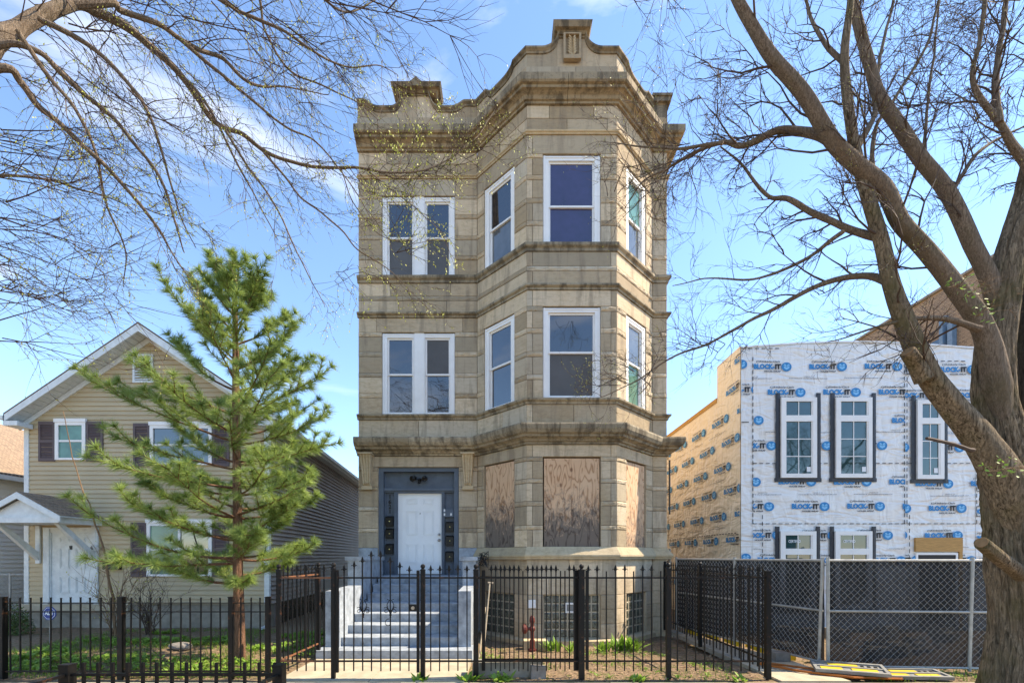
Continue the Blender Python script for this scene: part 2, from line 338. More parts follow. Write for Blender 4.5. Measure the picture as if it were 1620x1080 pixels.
# ------------------------------------------------------------------ setting: ground
def gz(x, y):
    """height of the yard"""
    z = 0.0
    if x > -.5 and x < 4.2: z = -.16*min(1, max(0, (y-7.2)/2.4))
    return z
g = MB()
g.face([(-400, -400, -.012), (400, -400, -.012), (400, 6.55, -.012), (-400, 6.55, -.012)])
xs = [-400, -60, -20]+[-14+.35*i for i in range(81)]+[20, 60, 400]; ys = [6.55+.3*i for i in range(24)]+[20, 60, 400]
base = len(g.v)
for y in ys:
    for x in xs:
        h = 0 if y < 6.6 else .035*noise.noise(Vector((x*1.3, y*1.3, 0)))+.012*noise.noise(Vector((x*5, y*5, 3)))
        if abs(x) > 15 or y > 14: h = 0
        if -3.6 < x < -.3 and y < 9 or 3.85 < x < 5.6: h = min(h, -.015)-.02
        g.v.append((x, y, gz(x, y)+h-.012))
for j in range(len(ys)-1):
    for i in range(len(xs)-1):
        q = base+j*len(xs)+i; g.f.append((q, q+1, q+1+len(xs), q+len(xs))); g.m.append(0)
gr = g.build('ground', M['soil'], kind='structure', smooth=True)
# sidewalk of separate slabs
sw = thing('sidewalk', '', '', (0, 5.6, 0)); del sw['label']; del sw['category']; sw['kind'] = 'structure'
sl = MB(); sl.box(0, 0, 0, 1.488, 1.7, .09)
slm = sl.mesh('slab', M['conc'])
for i in range(-8, 8): link('slab', slm, sw, loc=(i*1.5, 4.82, -.09+rnd.uniform(-.004, .004)))
# street behind the camera
st = MB(); st.box(-150, -9, -.2, 150, .6, -.13); st.build('road', M['asphalt'], kind='structure')
st = MB(); st.box(-150, .6, -.2, 150, .75, .005); st.build('kerb', M['conc2'], kind='structure')
# entrance walk and gangway walk
wk = thing('entrance_path', '', '', (-2, 7.3, 0)); del wk['label']; del wk['category']; wk['kind'] = 'structure'
for a in ((-3.32, 6.56, -.08, -1.98, 7.98, .012), (-1.97, 6.56, -.08, -.60, 7.98, .010)): box_part('slab', M['conc'], wk, a)
wk = thing('gangway_path', '', '', (4.6, 8, 0)); del wk['label']; del wk['category']; wk['kind'] = 'structure'
y = 6.56
for i in range(8):
    L = 1.2; x1 = 5.02-.02*i; m = MB()
    xr0 = min(4.98, 5.17-.25*(y-7.3)-.12); xr1 = min(4.98, 5.17-.25*(y+L-7.3)-.12)
    m.prism([Vector((3.98, y, -.08)), Vector((xr0, y, -.08)), Vector((xr1, y+L-.012, -.08)), Vector((3.98, y+L-.012, -.08))], (0, 0, .09+rnd.uniform(-.003, .003)))
    m.build('slab', M['conc2'] if 0 < i < 4 else M['conc'], wk); y += L

# ------------------------------------------------------------------ the greystone
D, YB = 11.34, 10.16
B = thing('greystone_house', 'three storey limestone house with a projecting bay, boarded ground floor windows and blue front steps', 'house', (0, D, 0))
class Fr:
    def __init__(s, o, u, L): s.o = Vector((o[0], o[1], 0)); s.u = Vector((u[0], u[1], 0)).normalized(); s.n = Vector((s.u.y, -s.u.x, 0)); s.L = L
    def p(s, u, n, z): return s.o+s.u*u+s.n*n+Vector((0, 0, z))
    def box(s, m, u0, u1, n0, n1, z0, z1): m.obox(s.p(u0, n0, z0), s.u*(u1-u0), s.n*(n1-n0), Vector((0, 0, z1-z0)))
XL, XJL, XCL, XCR, XJR, XR = -3.67, -.71, .47, 2.48, 3.66, 4.02
FA = Fr((XL, D), (1, 0), XJL-XL)
FB = Fr((XJL, D), (1, -1), 1.18*math.sqrt(2))
FC = Fr((XCL, YB), (1, 0), XCR-XCL)
FD = Fr((XCR, YB), (1, 1), 1.18*math.sqrt(2))
FE = Fr((XJR, D), (1, 0), XR-XJR)
# openings: frame -> list of (u0,u1,z0,z1)
WB = (.26, 1.285); WC = (.363, 1.65); WD = (.42, 1.335); WA = (.59, 2.405)
OP = {id(FA): [(WA[0], WA[1], 8.79, 10.78), (WA[0], WA[1], 5.35, 7.38), (.49, 2.50, -.3, 4.03)],
      id(FE): []}
for f, wv in ((FB, WB), (FC, WC), (FD, WD)):
    OP[id(f)] = [(wv[0], wv[1], 8.79, 10.78), (wv[0], wv[1], 5.35, 7.38), (wv[0], wv[1], 2.02, 4.03), (wv[0], wv[1], -.03, .95)]
# backing wall with real openings and deep reveals
bw = MB()
for f in (FA, FB, FC, FD, FE):
    ops = OP[id(f)]
    us = sorted({0, f.L}|{o[0] for o in ops}|{o[1] for o in ops}); zs = sorted({-.4, 12.2}|{o[2] for o in ops}|{o[3] for o in ops})
    for i in range(len(us)-1):
        for j in range(len(zs)-1):
            uc, zc = (us[i]+us[i+1])/2, (zs[j]+zs[j+1])/2
            if any(o[0] < uc < o[1] and o[2] < zc < o[3] for o in ops): continue
            bw.face([f.p(us[i], -.022, zs[j]), f.p(us[i+1], -.022, zs[j]), f.p(us[i+1], -.022, zs[j+1]), f.p(us[i], -.022, zs[j+1])])
    for (u0, u1, z0, z1) in ops:
        dd = -.5 if z0 < 0 and f is FA else -.20; jb = MB()
        for a, b_ in (((u0, z0), (u0, z1)), ((u1, z1), (u1, z0)), ((u0, z1), (u1, z1)), ((u1, z0), (u0, z0))):
            jb.face([f.p(a[0], -.004, a[1]), f.p(a[0], dd, a[1]), f.p(b_[0], dd, b_[1]), f.p(b_[0], -.004, b_[1])])
        jb.build('window_reveal' if dd > -.3 else 'door_reveal', M['render'], B)
bw.build('wall', M['mortar'], B)
# the rest of the body
m = MB(); m.box(XL, D+.022, -.4, XL+.3, 27, 12.1); m.box(XR-.3, D+.022, -.4, XR, 27, 12.1); m.box(XL+.3, 26.7, -.4, XR-.3, 27, 12.1); m.build('side_wall', M['brick'], B)
m = MB(); m.box(XL+.3, D+.3, 11.9, XR-.3, 26.7, 12.05)
m.prism([Vector((XJL, D+.3, 11.9)), Vector((XJL+.02, D-.03, 11.9)), Vector((XCL+.02, YB+.03, 11.9)), Vector((XCR-.02, YB+.03, 11.9)), Vector((XJR-.02, D-.03, 11.9)), Vector((XJR, D+.3, 11.9))], (0, 0, .15)); m.build('roof', M['asphalt'], B)
m = MB(); m.box(XL+.3, D+.62, -.4, XR-.3, D+.66, 11.9); m.build('partition', M['mortar'], B)

G = .004
def stone(f, u0, u1, z0, z1, rough, mat=None, name=None):
    m = MB(); pr = rnd.uniform(-.002, .007)
    a0, a1, b0, b1 = u0+G, u1-G, z0+G, z1-G
    if not rough:
        c = .007; o = [(a0, b0), (a1, b0), (a1, b1), (a0, b1)]; i_ = [(a0+c, b0+c), (a1-c, b0+c), (a1-c, b1-c), (a0+c, b1-c)]
        back = [f.p(u, -.03, z) for u, z in o]; mid = [f.p(u, pr-.006, z) for u, z in o]; fr = [f.p(u, pr, z) for u, z in i_]
        m.v = [tuple(q) for q in back+mid+fr]
        for k in range(4):
            k2 = (k+1) % 4; m.f += [(k, k2, 4+k2, 4+k), (4+k, 4+k2, 8+k2, 8+k)]; m.m += [0, 0]
        m.f.append((8, 9, 10, 11)); m.m.append(0)
    else:
        nu = max(3, min(26, int((a1-a0)/.045))); nv = 4
        for j in range(nv+1):
            for i in range(nu+1):
                u = a0+(a1-a0)*i/nu; z = b0+(b1-b0)*j/nv
                e = 1 if 0 < i < nu and 0 < j < nv else 0
                q = f.p(u, 0, z); h = .003+e*(.001+.030*abs(noise.noise(q*11))+rnd.uniform(0, .010))
                if e: u += rnd.uniform(-.008, .008)
                m.v.append(tuple(f.p(u, h, z)))
        for j in range(nv):
            for i in range(nu):
                q = j*(nu+1)+i; m.f.append((q, q+1, q+nu+2, q+nu+1)); m.m.append(0)
        b_ = len(m.v); o = [(a0, b0), (a1, b0), (a1, b1), (a0, b1)]
        m.v += [tuple(f.p(u, -.03, z)) for u, z in o]+[tuple(f.p(u, .004, z)) for u, z in o]
        for k in range(4): k2 = (k+1) % 4; m.f.append((b_+k, b_+k2, b_+4+k2, b_+4+k)); m.m.append(0)
    m.build(name or ('rock_faced_stone' if rough else 'stone_block'), mat or M['stone'], B)
rows3 = [(8.78, 9.18, 0), (9.18, 9.29, 1), (9.29, 9.68, 0), (9.68, 9.79, 1), (9.79, 10.2, 0), (10.2, 10.31, 1), (10.31, 10.69, 0), (10.69, 10.78, 1)]
rows2 = [(5.34, 5.75, 0), (5.75, 5.86, 1), (5.86, 6.26, 0), (6.26, 6.37, 1), (6.37, 6.78, 0), (6.78, 6.9, 1), (6.9, 7.27, 0), (7.27, 7.38, 1)]
rows1 = [(2.02, 2.4, 0), (2.4, 2.5, 1), (2.5, 2.93, 0), (2.93, 3.04, 1), (3.04, 3.44, 0), (3.44, 3.54, 1), (3.54, 3.93, 0), (3.93, 4.03, 1)]
for fl, rows in ((3, rows3), (2, rows2), (1, rows1)):
    for (z0, z1, r) in rows:
        dw = (.49, 2.50) if fl == 1 else WA
        stone(FA, 0, dw[0], z0, z1, r); stone(FA, dw[1], FA.L, z0, z1, r)
        stone(FB, 0, WB[0], z0, z1, r); stone(FB, WB[1], FB.L, z0, z1, r)
        if r: stone(FC, 0, WC[0], z0, z1, r); stone(FC, WC[1], FC.L, z0, z1, r)
        else:
            stone(FC, 0, .13, z0, z1, r); stone(FC, .13, WC[0], z0, z1, r); stone(FC, WC[1], FC.L-.13, z0, z1, r); stone(FC, FC.L-.13, FC.L, z0, z1, r)
        stone(FD, 0, WD[0], z0, z1, r); stone(FD, WD[1], FD.L, z0, z1, r); stone(FE, 0, FE.L, z0, z1, r)
def course(z0, z1, r, cuts):
    for f, cs in cuts:
        e = [0]+list(cs)+[f.L]
        for a, b_ in zip(e, e[1:]): stone(f, a, b_, z0, z1, r)
ALL = lambda a, b_, c, d, e: ((FA, a), (FB, b_), (FC, c), (FD, d), (FE, e))
course(10.78, 11.20, 0, ALL((.5, 2.42), (), (.13, 1.88), (), ()))
course(7.38, 7.74, 0, ALL((.45, 2.6), (), (.13, 1.88), (), ()))
course(4.03, 4.30, 0, ALL((), (), (.13, 1.88), (), ()))
course(11.28, 11.57, 0, ALL((1.2, 2.3), (.8,), (.9, 1.8), (.7,), ())); course(11.57, 11.86, 0, ALL((.7, 1.9), (), (.5, 1.5), (), ()))
course(7.86, 8.17, 0, ALL((1.0, 2.2), (), (.13, 1.88), (), ())); course(8.17, 8.28, 1, ALL((), (), (), (), ())); course(8.28, 8.60, 0, ALL((.8, 2.3), (), (.13, 1.88), (), ()))
course(4.74, 5.20, 0, ALL((1.5,), (.9,), (.13, 1.05), (), ()))
course(.95, 1.32, 0, ((FB, ()), (FC, (.5, 1.55)), (FD, ()), (FE, ()))); course(1.32, 1.74, 0, ((FB, (.8,)), (FC, (.95, 1.7)), (FD, ()), (FE, ())))
for (z0, z1) in ((-.03, .30), (.30, .63), (.63, .95)):
    stone(FB, 0, WB[0], z0, z1, 0); stone(FB, WB[1], FB.L, z0, z1, 0); stone(FC, 0, WC[0], z0, z1, 0); stone(FC, WC[1], FC.L, z0, z1, 0)
    stone(FD, 0, WD[0], z0, z1, 0); stone(FD, WD[1], FD.L, z0, z1, 0); stone(FE, 0, FE.L, z0, z1, 0)
# blue painted base stones beside the door
for (z0, z1) in ((1.34, 1.68), (1.68, 2.02)):
    stone(FA, 0, .49, z0, z1, 0, M['bluecon']); stone(FA, 2.5, FA.L, z0, z1, 0, M['bluecon'])
stone(FA, 0, .49, -.3, 1.34, 0, M['bluecon']); stone(FA, 2.5, FA.L, -.3, 1.34, 0, M['bluecon'])

PATH = [(XL-.02, D), (XJL, D), (XCL, YB), (XCR, YB), (XJR, D), (XR, D), (XR, D+2.5)]
def offset_path(path, off):
    r = []
    for i, p in enumerate(path):
        p = Vector(p)
        d1 = (p-Vector(path[i-1])).normalized() if i > 0 else None
        d2 = (Vector(path[i+1])-p).normalized() if i < len(path)-1 else None
        n1 = Vector((d1.y, -d1.x)) if d1 else None; n2 = Vector((d2.y, -d2.x)) if d2 else None
        if n1 is None: r.append(p+n2*off)
        elif n2 is None: r.append(p+n1*off)
        else: r.append(p+(n1+n2)*(off/(1+n1.dot(n2))))
    return r
def sweep(name, prof, mat, path=PATH, pieces=1.1, kind=None, joint=.004):
    """prof: list of (out, z); each straight run is cut into separate stones"""
    offs = [offset_path(path, o) for o, z in prof]
    for i in range(len(path)-1):
        L = (Vector(path[i+1])-Vector(path[i])).length; k = max(1, round(L/pieces))
        cuts = [0]+[(j+rnd.uniform(-.15, .15))/k for j in range(1, k)]+[1]
        for a, b_ in zip(cuts, cuts[1:]):
            ja = joint/L if a > 0 else 0; jb_ = joint/L if b_ < 1 else 0; dz = rnd.uniform(-.004, .004)
            m = MB(); A = []; Bq = []
            for q, (o, z) in enumerate(prof):
                p0, p1 = offs[q][i], offs[q][i+1]
                pa = p0.lerp(p1, a+ja); pb = p0.lerp(p1, b_-jb_); A.append(Vector((pa.x, pa.y, z+dz))); Bq.append(Vector((pb.x, pb.y, z+dz)))
            n = len(prof)
            m.v = [tuple(x) for x in A+Bq]
            for q in range(n-1): m.f.append((q, n+q, n+q+1, q+1)); m.m.append(0)
            m.f.append(tuple(range(n))); m.m.append(0); m.f.append(tuple(range(2*n-1, n-1, -1))); m.m.append(0)
            m.build(name, mat, B)
sweep('cornice_stone', [(-.02, 11.86), (.05, 11.86), (.06, 11.90), (.10, 11.91), (.13, 11.97), (.20, 12.01), (.25, 12.02), (.26, 12.07), (.31, 12.08), (.335, 12.11), (.335, 12.26), (.31, 12.285), (-.02, 12.33)], M['cornice'], pieces=1.3)
sweep('belt_course', [(-.02, 11.20), (.03, 11.20), (.035, 11.225), (.06, 11.24), (.065, 11.27), (.0, 11.29), (-.02, 11.29)], M['ledge'], pieces=1.5)
for z in (8.60, 7.74):
    h = .18 if z > 8 else .12
    sweep('belt_course', [(-.02, z), (.03, z), (.035, z+h*.35), (.07, z+h*.5), (.085, z+h*.62), (.085, z+h*.92), (.0, z+h), (-.02, z+h)], M['cornice'], pieces=1.6)
sweep('belt_course', [(-.02, 5.20), (.03, 5.20), (.035, 5.245), (.07, 5.27), (.085, 5.285), (.085, 5.325), (.0, 5.34), (-.02, 5.34)], M['cornice'], pieces=1.6)
sweep('cornice_stone', [(-.02, 4.30), (.05, 4.30), (.05, 4.34), (.10, 4.36), (.11, 4.39), (.15, 4.41), (.22, 4.43), (.23, 4.47), (.29, 4.50), (.33, 4.57), (.345, 4.66), (.33, 4.70), (-.02, 4.77)], M['cornice'], pieces=1.4)
PB = [(XJL-.45, D)]+PATH[1:]
sweep('water_table_ledge', [(-.02, 1.74), (.09, 1.74), (.10, 1.79), (.125, 1.80), (.125, 1.835), (.0, 2.02), (-.02, 2.02)], M['ledge'], path=PATH[1:], pieces=1.4)
sweep('plinth_stone', [(-.02, -.4), (.11, -.4), (.11, -.07), (.0, -.03), (-.02, -.03)], M['ledge'], path=PATH[1:], pieces=1.0)

# parapet with shaped coping
def parapet():
    pts = PATH[:6]; cum = [0]
    for a, b_ in zip(pts, pts[1:]): cum.append(cum[-1]+(Vector(b_)-Vector(a)).length)
    s0, s1, s2, s3, s4, s5 = cum
    def sm(a, b_, t): t = max(0, min(1, t)); return a+(b_-a)*t
    def q(t): t = max(0, min(1, t)); return 1-math.sqrt(max(0, 1-t*t))     # concave scoop
    def zt(s):
        if s <= s1:
            x = s
            if x < .20: return 13.14
            if x < .55: return 13.14-.17*math.sin((x-.20)/.35*math.pi/2)
            if x > s1-.30: return 13.12
            if x > s1-.62: return 12.97+.15*(1-math.cos((x-(s1-.62))/.32*math.pi/2))
            c = 1.465; d = abs(x-c)
            if d < .60: return 12.97+.40*q((.62-d)/.28) if d > .34 else 13.37
            return 12.97
        if s <= s2:
            x = s-s1; L = s2-s1
            if x < .36: return 13.12
            if x < .60: return 13.12-.17*math.sin((x-.36)/.24*math.pi/2)
            if x < .92: return 12.95
            if x < 1.25: return 12.95+.17*q((x-.92)/.33)
            return 13.12
        if s <= s3:
            x = s-s2; c = (s3-s2)/2; d = abs(x-c)
            if d < .30: return 13.47
            if d < .66: return 13.12+.35*q((.66-d)/.36)
            return 13.12
        if s <= s4:
            x = s4-s
            if x < .30: return 13.10
            if x < .60: return 13.12-.17*math.sin((x-.30)/.3*math.pi/2)
            if x < .92: return 12.95
            if x < 1.25: return 12.95+.17*q((x-.92)/.33)
            return 13.12
        return 13.14
    def at(s, off):
        for i in range(5):
            if s <= cum[i+1]+1e-6: break
        t = (s-cum[i])/(cum[i+1]-cum[i])
        o = offset_path(pts, off); return o[i].lerp(o[i+1], t)
    for i in range(5):
        L = cum[i+1]-cum[i]; n = max(3, int(L/.04)); k = max(1, round(L/.75))
        m_cuts = [round(n*j/k) for j in range(k+1)]
        for a, b_ in zip(m_cuts, m_cuts[1:]):
            m = MB(); mc = MB()
            for j in range(a, b_+1):
                t = j/n; g_ = .0012 if (j == a and a > 0) else -.0012 if (j == b_ and b_ < n) else 0
                s = cum[i]+t*L+g_; s = min(max(s, cum[i]+1e-5), cum[i+1]-1e-5); z = zt(s)
                for off, zz in ((.0, 12.2), (.0, z-.11), (-.26, z-.11), (-.26, 12.2)):
                    p = at(s, off); m.v.append((p.x, p.y, zz))
                for off, zz in ((-.02, -.125), (.025, -.12), (.035, -.09), (.055, -.075), (.085, -.055), (.085, -.015), (.06, 0), (-.30, .0), (-.30, -.12)):
                    p = at(s, off); mc.v.append((p.x, p.y, z+zz))
            for (mm, w_) in ((m, 4), (mc, 9)):
                K = b_-a
                for j in range(K):
                    for q_ in range(w_):
                        q2 = (q_+1) % w_; mm.f.append((j*w_+q_, (j+1)*w_+q_, (j+1)*w_+q2, j*w_+q2)); mm.m.append(0)
                mm.f.append(tuple(range(w_))); mm.m.append(0); mm.f.append(tuple(K*w_+q_ for q_ in range(w_))[::-1]); mm.m.append(0)
            m.build('parapet_stone', M['stone'], B); mc.build('coping_stone', M['coping'], B)
    # plinth strip, caps
    sweep('parapet_plinth', [(-.02, 12.3), (.03, 12.3), (.03, 12.70), (.0, 12.72), (-.02, 12.72)], M['stone'], path=pts, pieces=.9)
    def cap(f, uc, w_, z, peak, h=.14, mat=M['coping']):
        m = MB()
        prof = [(.06, z), (.10, z+.05), (.16, z+.06), (.20, z+h*.9), (.20, z+h)]
        for s_, (o, zz) in enumerate(prof[:-1]):
            o2, z2 = prof[s_+1]; a, b_ = w_/2-.12+o, w_/2-.12+o2
            Lo = [f.p(uc-a, o, zz), f.p(uc+a, o, zz), f.p(uc+a, -.3, zz), f.p(uc-a, -.3, zz)]
            Hi = [f.p(uc-b_, o2, z2), f.p(uc+b_, o2, z2), f.p(uc+b_, -.3, z2), f.p(uc-b_, -.3, z2)]
            for k in range(4): m.face([Lo[k], Lo[(k+1) % 4], Hi[(k+1) % 4], Hi[k]])
            if s_ == 0: m.face(Lo[::-1])
        m.face(Hi)
        if peak:
            o = [f.p(uc-.17, .195, z+h-.02), f.p(uc+.17, .195, z+h-.02), f.p(uc, .195, z+h+.13)]
            m.prism(o, f.n*-.49)
            o = [f.p(uc-.12, .215, z+.03), f.p(uc+.12, .215, z+.03), f.p(uc, .215, z+.14)]; m.prism(o, f.n*-.02)
        else:
            f.box(m, uc-.17, uc+.17, -.3, .10, z+h, z+h+.07)
        m.build('parapet_cap', mat, B)
    cap(FA, 1.465, 1.08, 13.28, True, h=.15); cap(FC, 1.005, .70, 13.38, False, h=.17)
    f = FE; m = MB(); f.box(m, .03, .36, -.3, .02, 12.7, 13.05); f.box(m, -.02, .43, -.32, .10, 13.05, 13.16); f.box(m, -.04, .46, -.34, .13, 13.16, 13.22); m.build('parapet_cap', M['coping'], B)
    # carved panel
    f = FC; m = MB(); u0, u1, z0, z1 = .81, 1.20, 12.80, 13.37
    for a in ((u0, u0+.045, z0, z1), (u1-.045, u1, z0, z1), (u0+.045, u1-.045, z0, z0+.09), (u0+.045, u1-.045, z1-.03, z1)): f.box(m, a[0], a[1], .03, .11, a[2], a[3])
    f.box(m, u0+.045, u1-.045, .03, .036, z0+.09, z1-.03); pan = m.build('carved_panel', M['stone'], B)
    m = MB()
    for sgn in (-1, 1):
        for k in range(7):
            zb = z0+.12+k*.058; L = .10-.004*k
            pts_ = [f.p(1.005+sgn*(.012+t*L*.9), .055+.03*math.sin(t*3), zb+.09*t*t+.015*t) for t in (0, .33, .66, 1)]
            m.tube(pts_, [.014, .022, .018, .007], 5)
        m.tube([f.p(1.005+sgn*.012, .055, z0+.1), f.p(1.005+sgn*.016, .06, z0+.3), f.p(1.005+sgn*.03, .055, z1-.05)], [.014, .012, .01], 5)
    m.build('carved_leaves', M['ledge'], pan)
parapet()

# scrolled brackets beside the entrance
def bracket(uc):
    f = FA; m = MB(); nz = 22; nu = 25; z0, z1 = 3.55, 4.30
    for j in range(nz+1):
        t = j/nz; z = z0+(z1-z0)*t; hw = .095+.055*t
        pr = .09+.17*t**2.2+.02*math.sin(t*math.pi*1.5)
        if t < .12: pr = .06+.06*math.sin(t/.12*math.pi/2)
        for i in range(nu+1):
            s_ = i/nu; fl = abs(math.sin(s_*math.pi*4))**.5*.045; e = 0 if 0 < i < nu else 1
            m.v.append(tuple(f.p(uc+(s_*2-1)*hw, (0 if e else pr-.02+fl), z)))
    for j in range(nz):
        for i in range(nu):
            q = j*(nu+1)+i; m.f.append((q, q+1, q+nu+2, q+nu+1)); m.m.append(0)
    m.f.append(tuple(range(nu+1))[::-1]); m.m.append(0)
    f.box(m, uc-.13, uc+.13, 0, .10, z0-.09, z0)
    f.box(m, uc-.17, uc+.17, 0, .30, 4.30, 4.335)
    m.build('scroll_bracket', M['ledge'], B)
bracket(.235); bracket(2.735)

# windows ------------------------------------------------------------
def sash_window(f, u0, u1, z0, z1, up='glass', lo='screen', zm=None, brick=.10, parent=B, dep=-.03, name='window', bl=None, br=None):
    zm = zm or (z0+z1)/2; m = MB(); fw = brick; bl = bl or fw; br = br or fw
    f.box(m, u0, u0+bl, dep-.12, dep, z0, z1); f.box(m, u1-br, u1, dep-.12, dep, z0, z1)
    f.box(m, u0+bl, u1-br, dep-.12, dep, z1-fw*.8, z1); f.box(m, u0+bl, u1-br, dep-.12, dep, z0, z0+.03)
    f.box(m, u0+.015, u0+max(.02, bl*.4), dep, dep+.012, z0, z1); f.box(m, u1-max(.02, br*.4), u1-.015, dep, dep+.012, z0, z1); f.box(m, u0+fw*.4, u1-fw*.4, dep, dep+.012, z1-fw*.35, z1-.01)
    w_ = m.build(name, M['white'], parent)
    a, b_, t, bt = u0+bl, u1-br, z1-fw*.8, z0+.03; sw_ = .042
    # upper sash (outer), lower sash set back
    for nm, zz0, zz1, nn, mt in (('upper_sash', zm-.02, t, dep-.04, up), ('lower_sash', bt, zm+.02, dep-.065, lo)):
        m = MB(); f.box(m, a, a+sw_, nn-.03, nn, zz0, zz1); f.box(m, b_-sw_, b_, nn-.03, nn, zz0, zz1)
        f.box(m, a+sw_, b_-sw_, nn-.03, nn, zz1-sw_, zz1); f.box(m, a+sw_, b_-sw_, nn-.03, nn, zz0, zz0+sw_); m.build(nm, M['white'], w_)
        m = MB(); tl = rnd.uniform(-.003, .003)
        m.face([f.p(a+sw_, nn-.018+tl, zz0+sw_), f.p(b_-sw_, nn-.018-tl, zz0+sw_), f.p(b_-sw_, nn-.018-tl, zz1-sw_), f.p(a+sw_, nn-.018+tl, zz1-sw_)]); m.build('pane', M[mt], w_)
    return w_
def pair_window(z0, z1, mats):
    f = FA; c0, c1 = 1.395, 1.63; m = MB(); f.box(m, c0, c1, -.15, -.025, z0, z1); m.build('window_mullion', M['white'], B)
    sash_window(f, WA[0], c0, z0, z1-.02, mats[0], mats[1], brick=.12, br=.03); sash_window(f, c1, WA[1], z0, z1-.02, mats[2], mats[3], brick=.12, bl=.03)
pair_window(8.79, 10.78, ('glass', 'screen', 'glass', 'screen')); pair_window(5.35, 7.38, ('glass', 'glass', 'screen', 'glass'))
sash_window(FB, WB[0], WB[1], 8.79, 10.76, 'glass', 'glassb', zm=9.72, brick=.14); sash_window(FB, WB[0], WB[1], 5.35, 7.36, 'glass', 'glass', zm=6.35, brick=.14)
sash_window(FC, WC[0], WC[1], 8.79, 10.76, 'glassp', 'glassp', zm=9.66, brick=.13); sash_window(FC, WC[0], WC[1], 5.35, 7.36, 'glass', 'screen', zm=6.38, brick=.12)
sash_window(FD, WD[0], WD[1], 8.79, 10.76, 'glassg', 'glassb', zm=9.72, brick=.14); sash_window(FD, WD[0], WD[1], 5.35, 7.36, 'glassb', 'glassg', zm=6.35, brick=.14)
# boarded windows
for f, wv, mt in ((FB, WB, 'ply'), (FC, WC, 'ply'), (FD, WD, 'plyb')):
    zz = [2.025, 3.15 if f is FC else 4.0, 4.0] if f is FC else [2.025, 4.0]
    for a, b_ in zip(zz, zz[1:]):
        m = MB(); f.box(m, wv[0]+.025, wv[1]-.02, -.06, -.035, a+.001, b_-.001); pb = m.build('plywood_board', M[mt], B)
    m = MB()
    for u in (wv[0]+.06, wv[1]-.06):
        z = 2.12
        while z < 3.95: m.ball(f.p(u+rnd.uniform(-.01, .01), -.034, z), .009, 6, 4); z += .24+rnd.uniform(-.04, .04)
    m.build('board_screws', M['black'], B)
# glass block windows
for f, wv, nc in ((FB, WB, 5), (FC, WC, 7), (FD, WD, 5)):
    m = MB(); f.box(m, wv[0], wv[1], -.11, -.056, -.03, .95); gw = m.build('glass_block_window', M['conc'], B)
    cw = (wv[1]-wv[0]-.04)/nc; ch = .96/5
    for i in range(nc):
        for j in range(5):
            if f is FC and i in (3, 4) and j == 3: continue
            m = MB(); u0, z0 = wv[0]+.02+i*cw+.016, -.02+j*ch+.016; u1, z1 = u0+cw-.032, z0+ch-.032
            o = [(u0, z0), (u1, z0), (u1, z1), (u0, z1)]; i_ = [(u0+.02, z0+.02), (u1-.02, z0+.02), (u1-.02, z1-.02), (u0+.02, z1-.02)]
            m.v = [tuple(f.p(u, -.075, z)) for u, z in o]+[tuple(f.p(u, -.055, z)) for u, z in o]+[tuple(f.p(u, -.045, z)) for u, z in i_]
            for k in range(4):
                k2 = (k+1) % 4; m.f += [(k, k2, 4+k2, 4+k), (4+k, 4+k2, 8+k2, 8+k)]; m.m += [0, 0]
            m.f.append((8, 9, 10, 11)); m.m.append(0); m.build('glass_block', M['gblock'], gw)
    if f is FC:
        m = MB(); u0, u1, z0, z1 = .363+.02+3*cw-.06, .363+.02+5*cw+.02, .54, .77
        f.box(m, u0, u1, -.06, -.03, z0, z0+.04); f.box(m, u0, u1, -.06, -.03, z1-.04, z1); f.box(m, u0, u0+.04, -.06, -.03, z0+.04, z1-.04); f.box(m, u1-.04, u1, -.06, -.03, z0+.04, z1-.04); m.build('vent_frame', M['white'], gw)
        m = MB(); f.box(m, u0+.04, u1-.04, -.06, -.045, z0+.04, z1-.04); f.box(m, u0+.12, u1-.12, -.045, -.035, z0+.10, z0+.115); m.build('vent_flap', M['greyp'], gw)

# entrance -----------------------------------------------------------
f = FA; en = MB(); d1 = -.06
f.box(en, .49, .61, -.30, d1, 1.34, 4.03); f.box(en, 2.38, 2.50, -.30, d1, 1.34, 4.03); f.box(en, .61, 2.38, -.30, d1, 3.93, 4.03)
f.box(en, .61, 2.38, -.30, -.22, 3.52, 3.93)            # transom panel
f.box(en, .61, 2.38, -.30, -.10, 3.46, 3.52); f.box(en, .61, 2.38, -.30, -.14, 3.42, 3.46)
f.box(en, .61, .86, -.30, -.22, 1.34, 3.42); f.box(en, 2.13, 2.38, -.30, -.22, 1.34, 3.42)
DL, DR = .965, 2.035
f.box(en, .86, .965-.02, -.30, -.13, 1.34, 3.42); f.box(en, 2.055, 2.13, -.30, -.13, 1.34, 3.42); f.box(en, .945, 2.055, -.30, -.13, 3.40, 3.42)
f.box(en, .89, .92, -.13, -.115, 1.34, 3.40); f.box(en, 2.08, 2.105, -.13, -.115, 1.34, 3.40); f.box(en, .61, .64, -.22, -.19, 1.34, 3.42); f.box(en, 2.35, 2.38, -.22, -.19, 1.34, 3.42)
f.box(en, .62, .85, -.22, -.20, 1.42, 1.98); f.box(en, 2.15, 2.34, -.22, -.20, 1.42, 1.75)
f.box(en, .49, 2.50, -.30, .02, 1.28, 1.345)
ent = en.build('entrance_surround', M['blue'], B)
dm = MB(); f.box(dm, .945, 2.055, -.24, -.20, 1.36, 3.40)
door = dm.build('front_door', M['door'], B)
pm = MB()
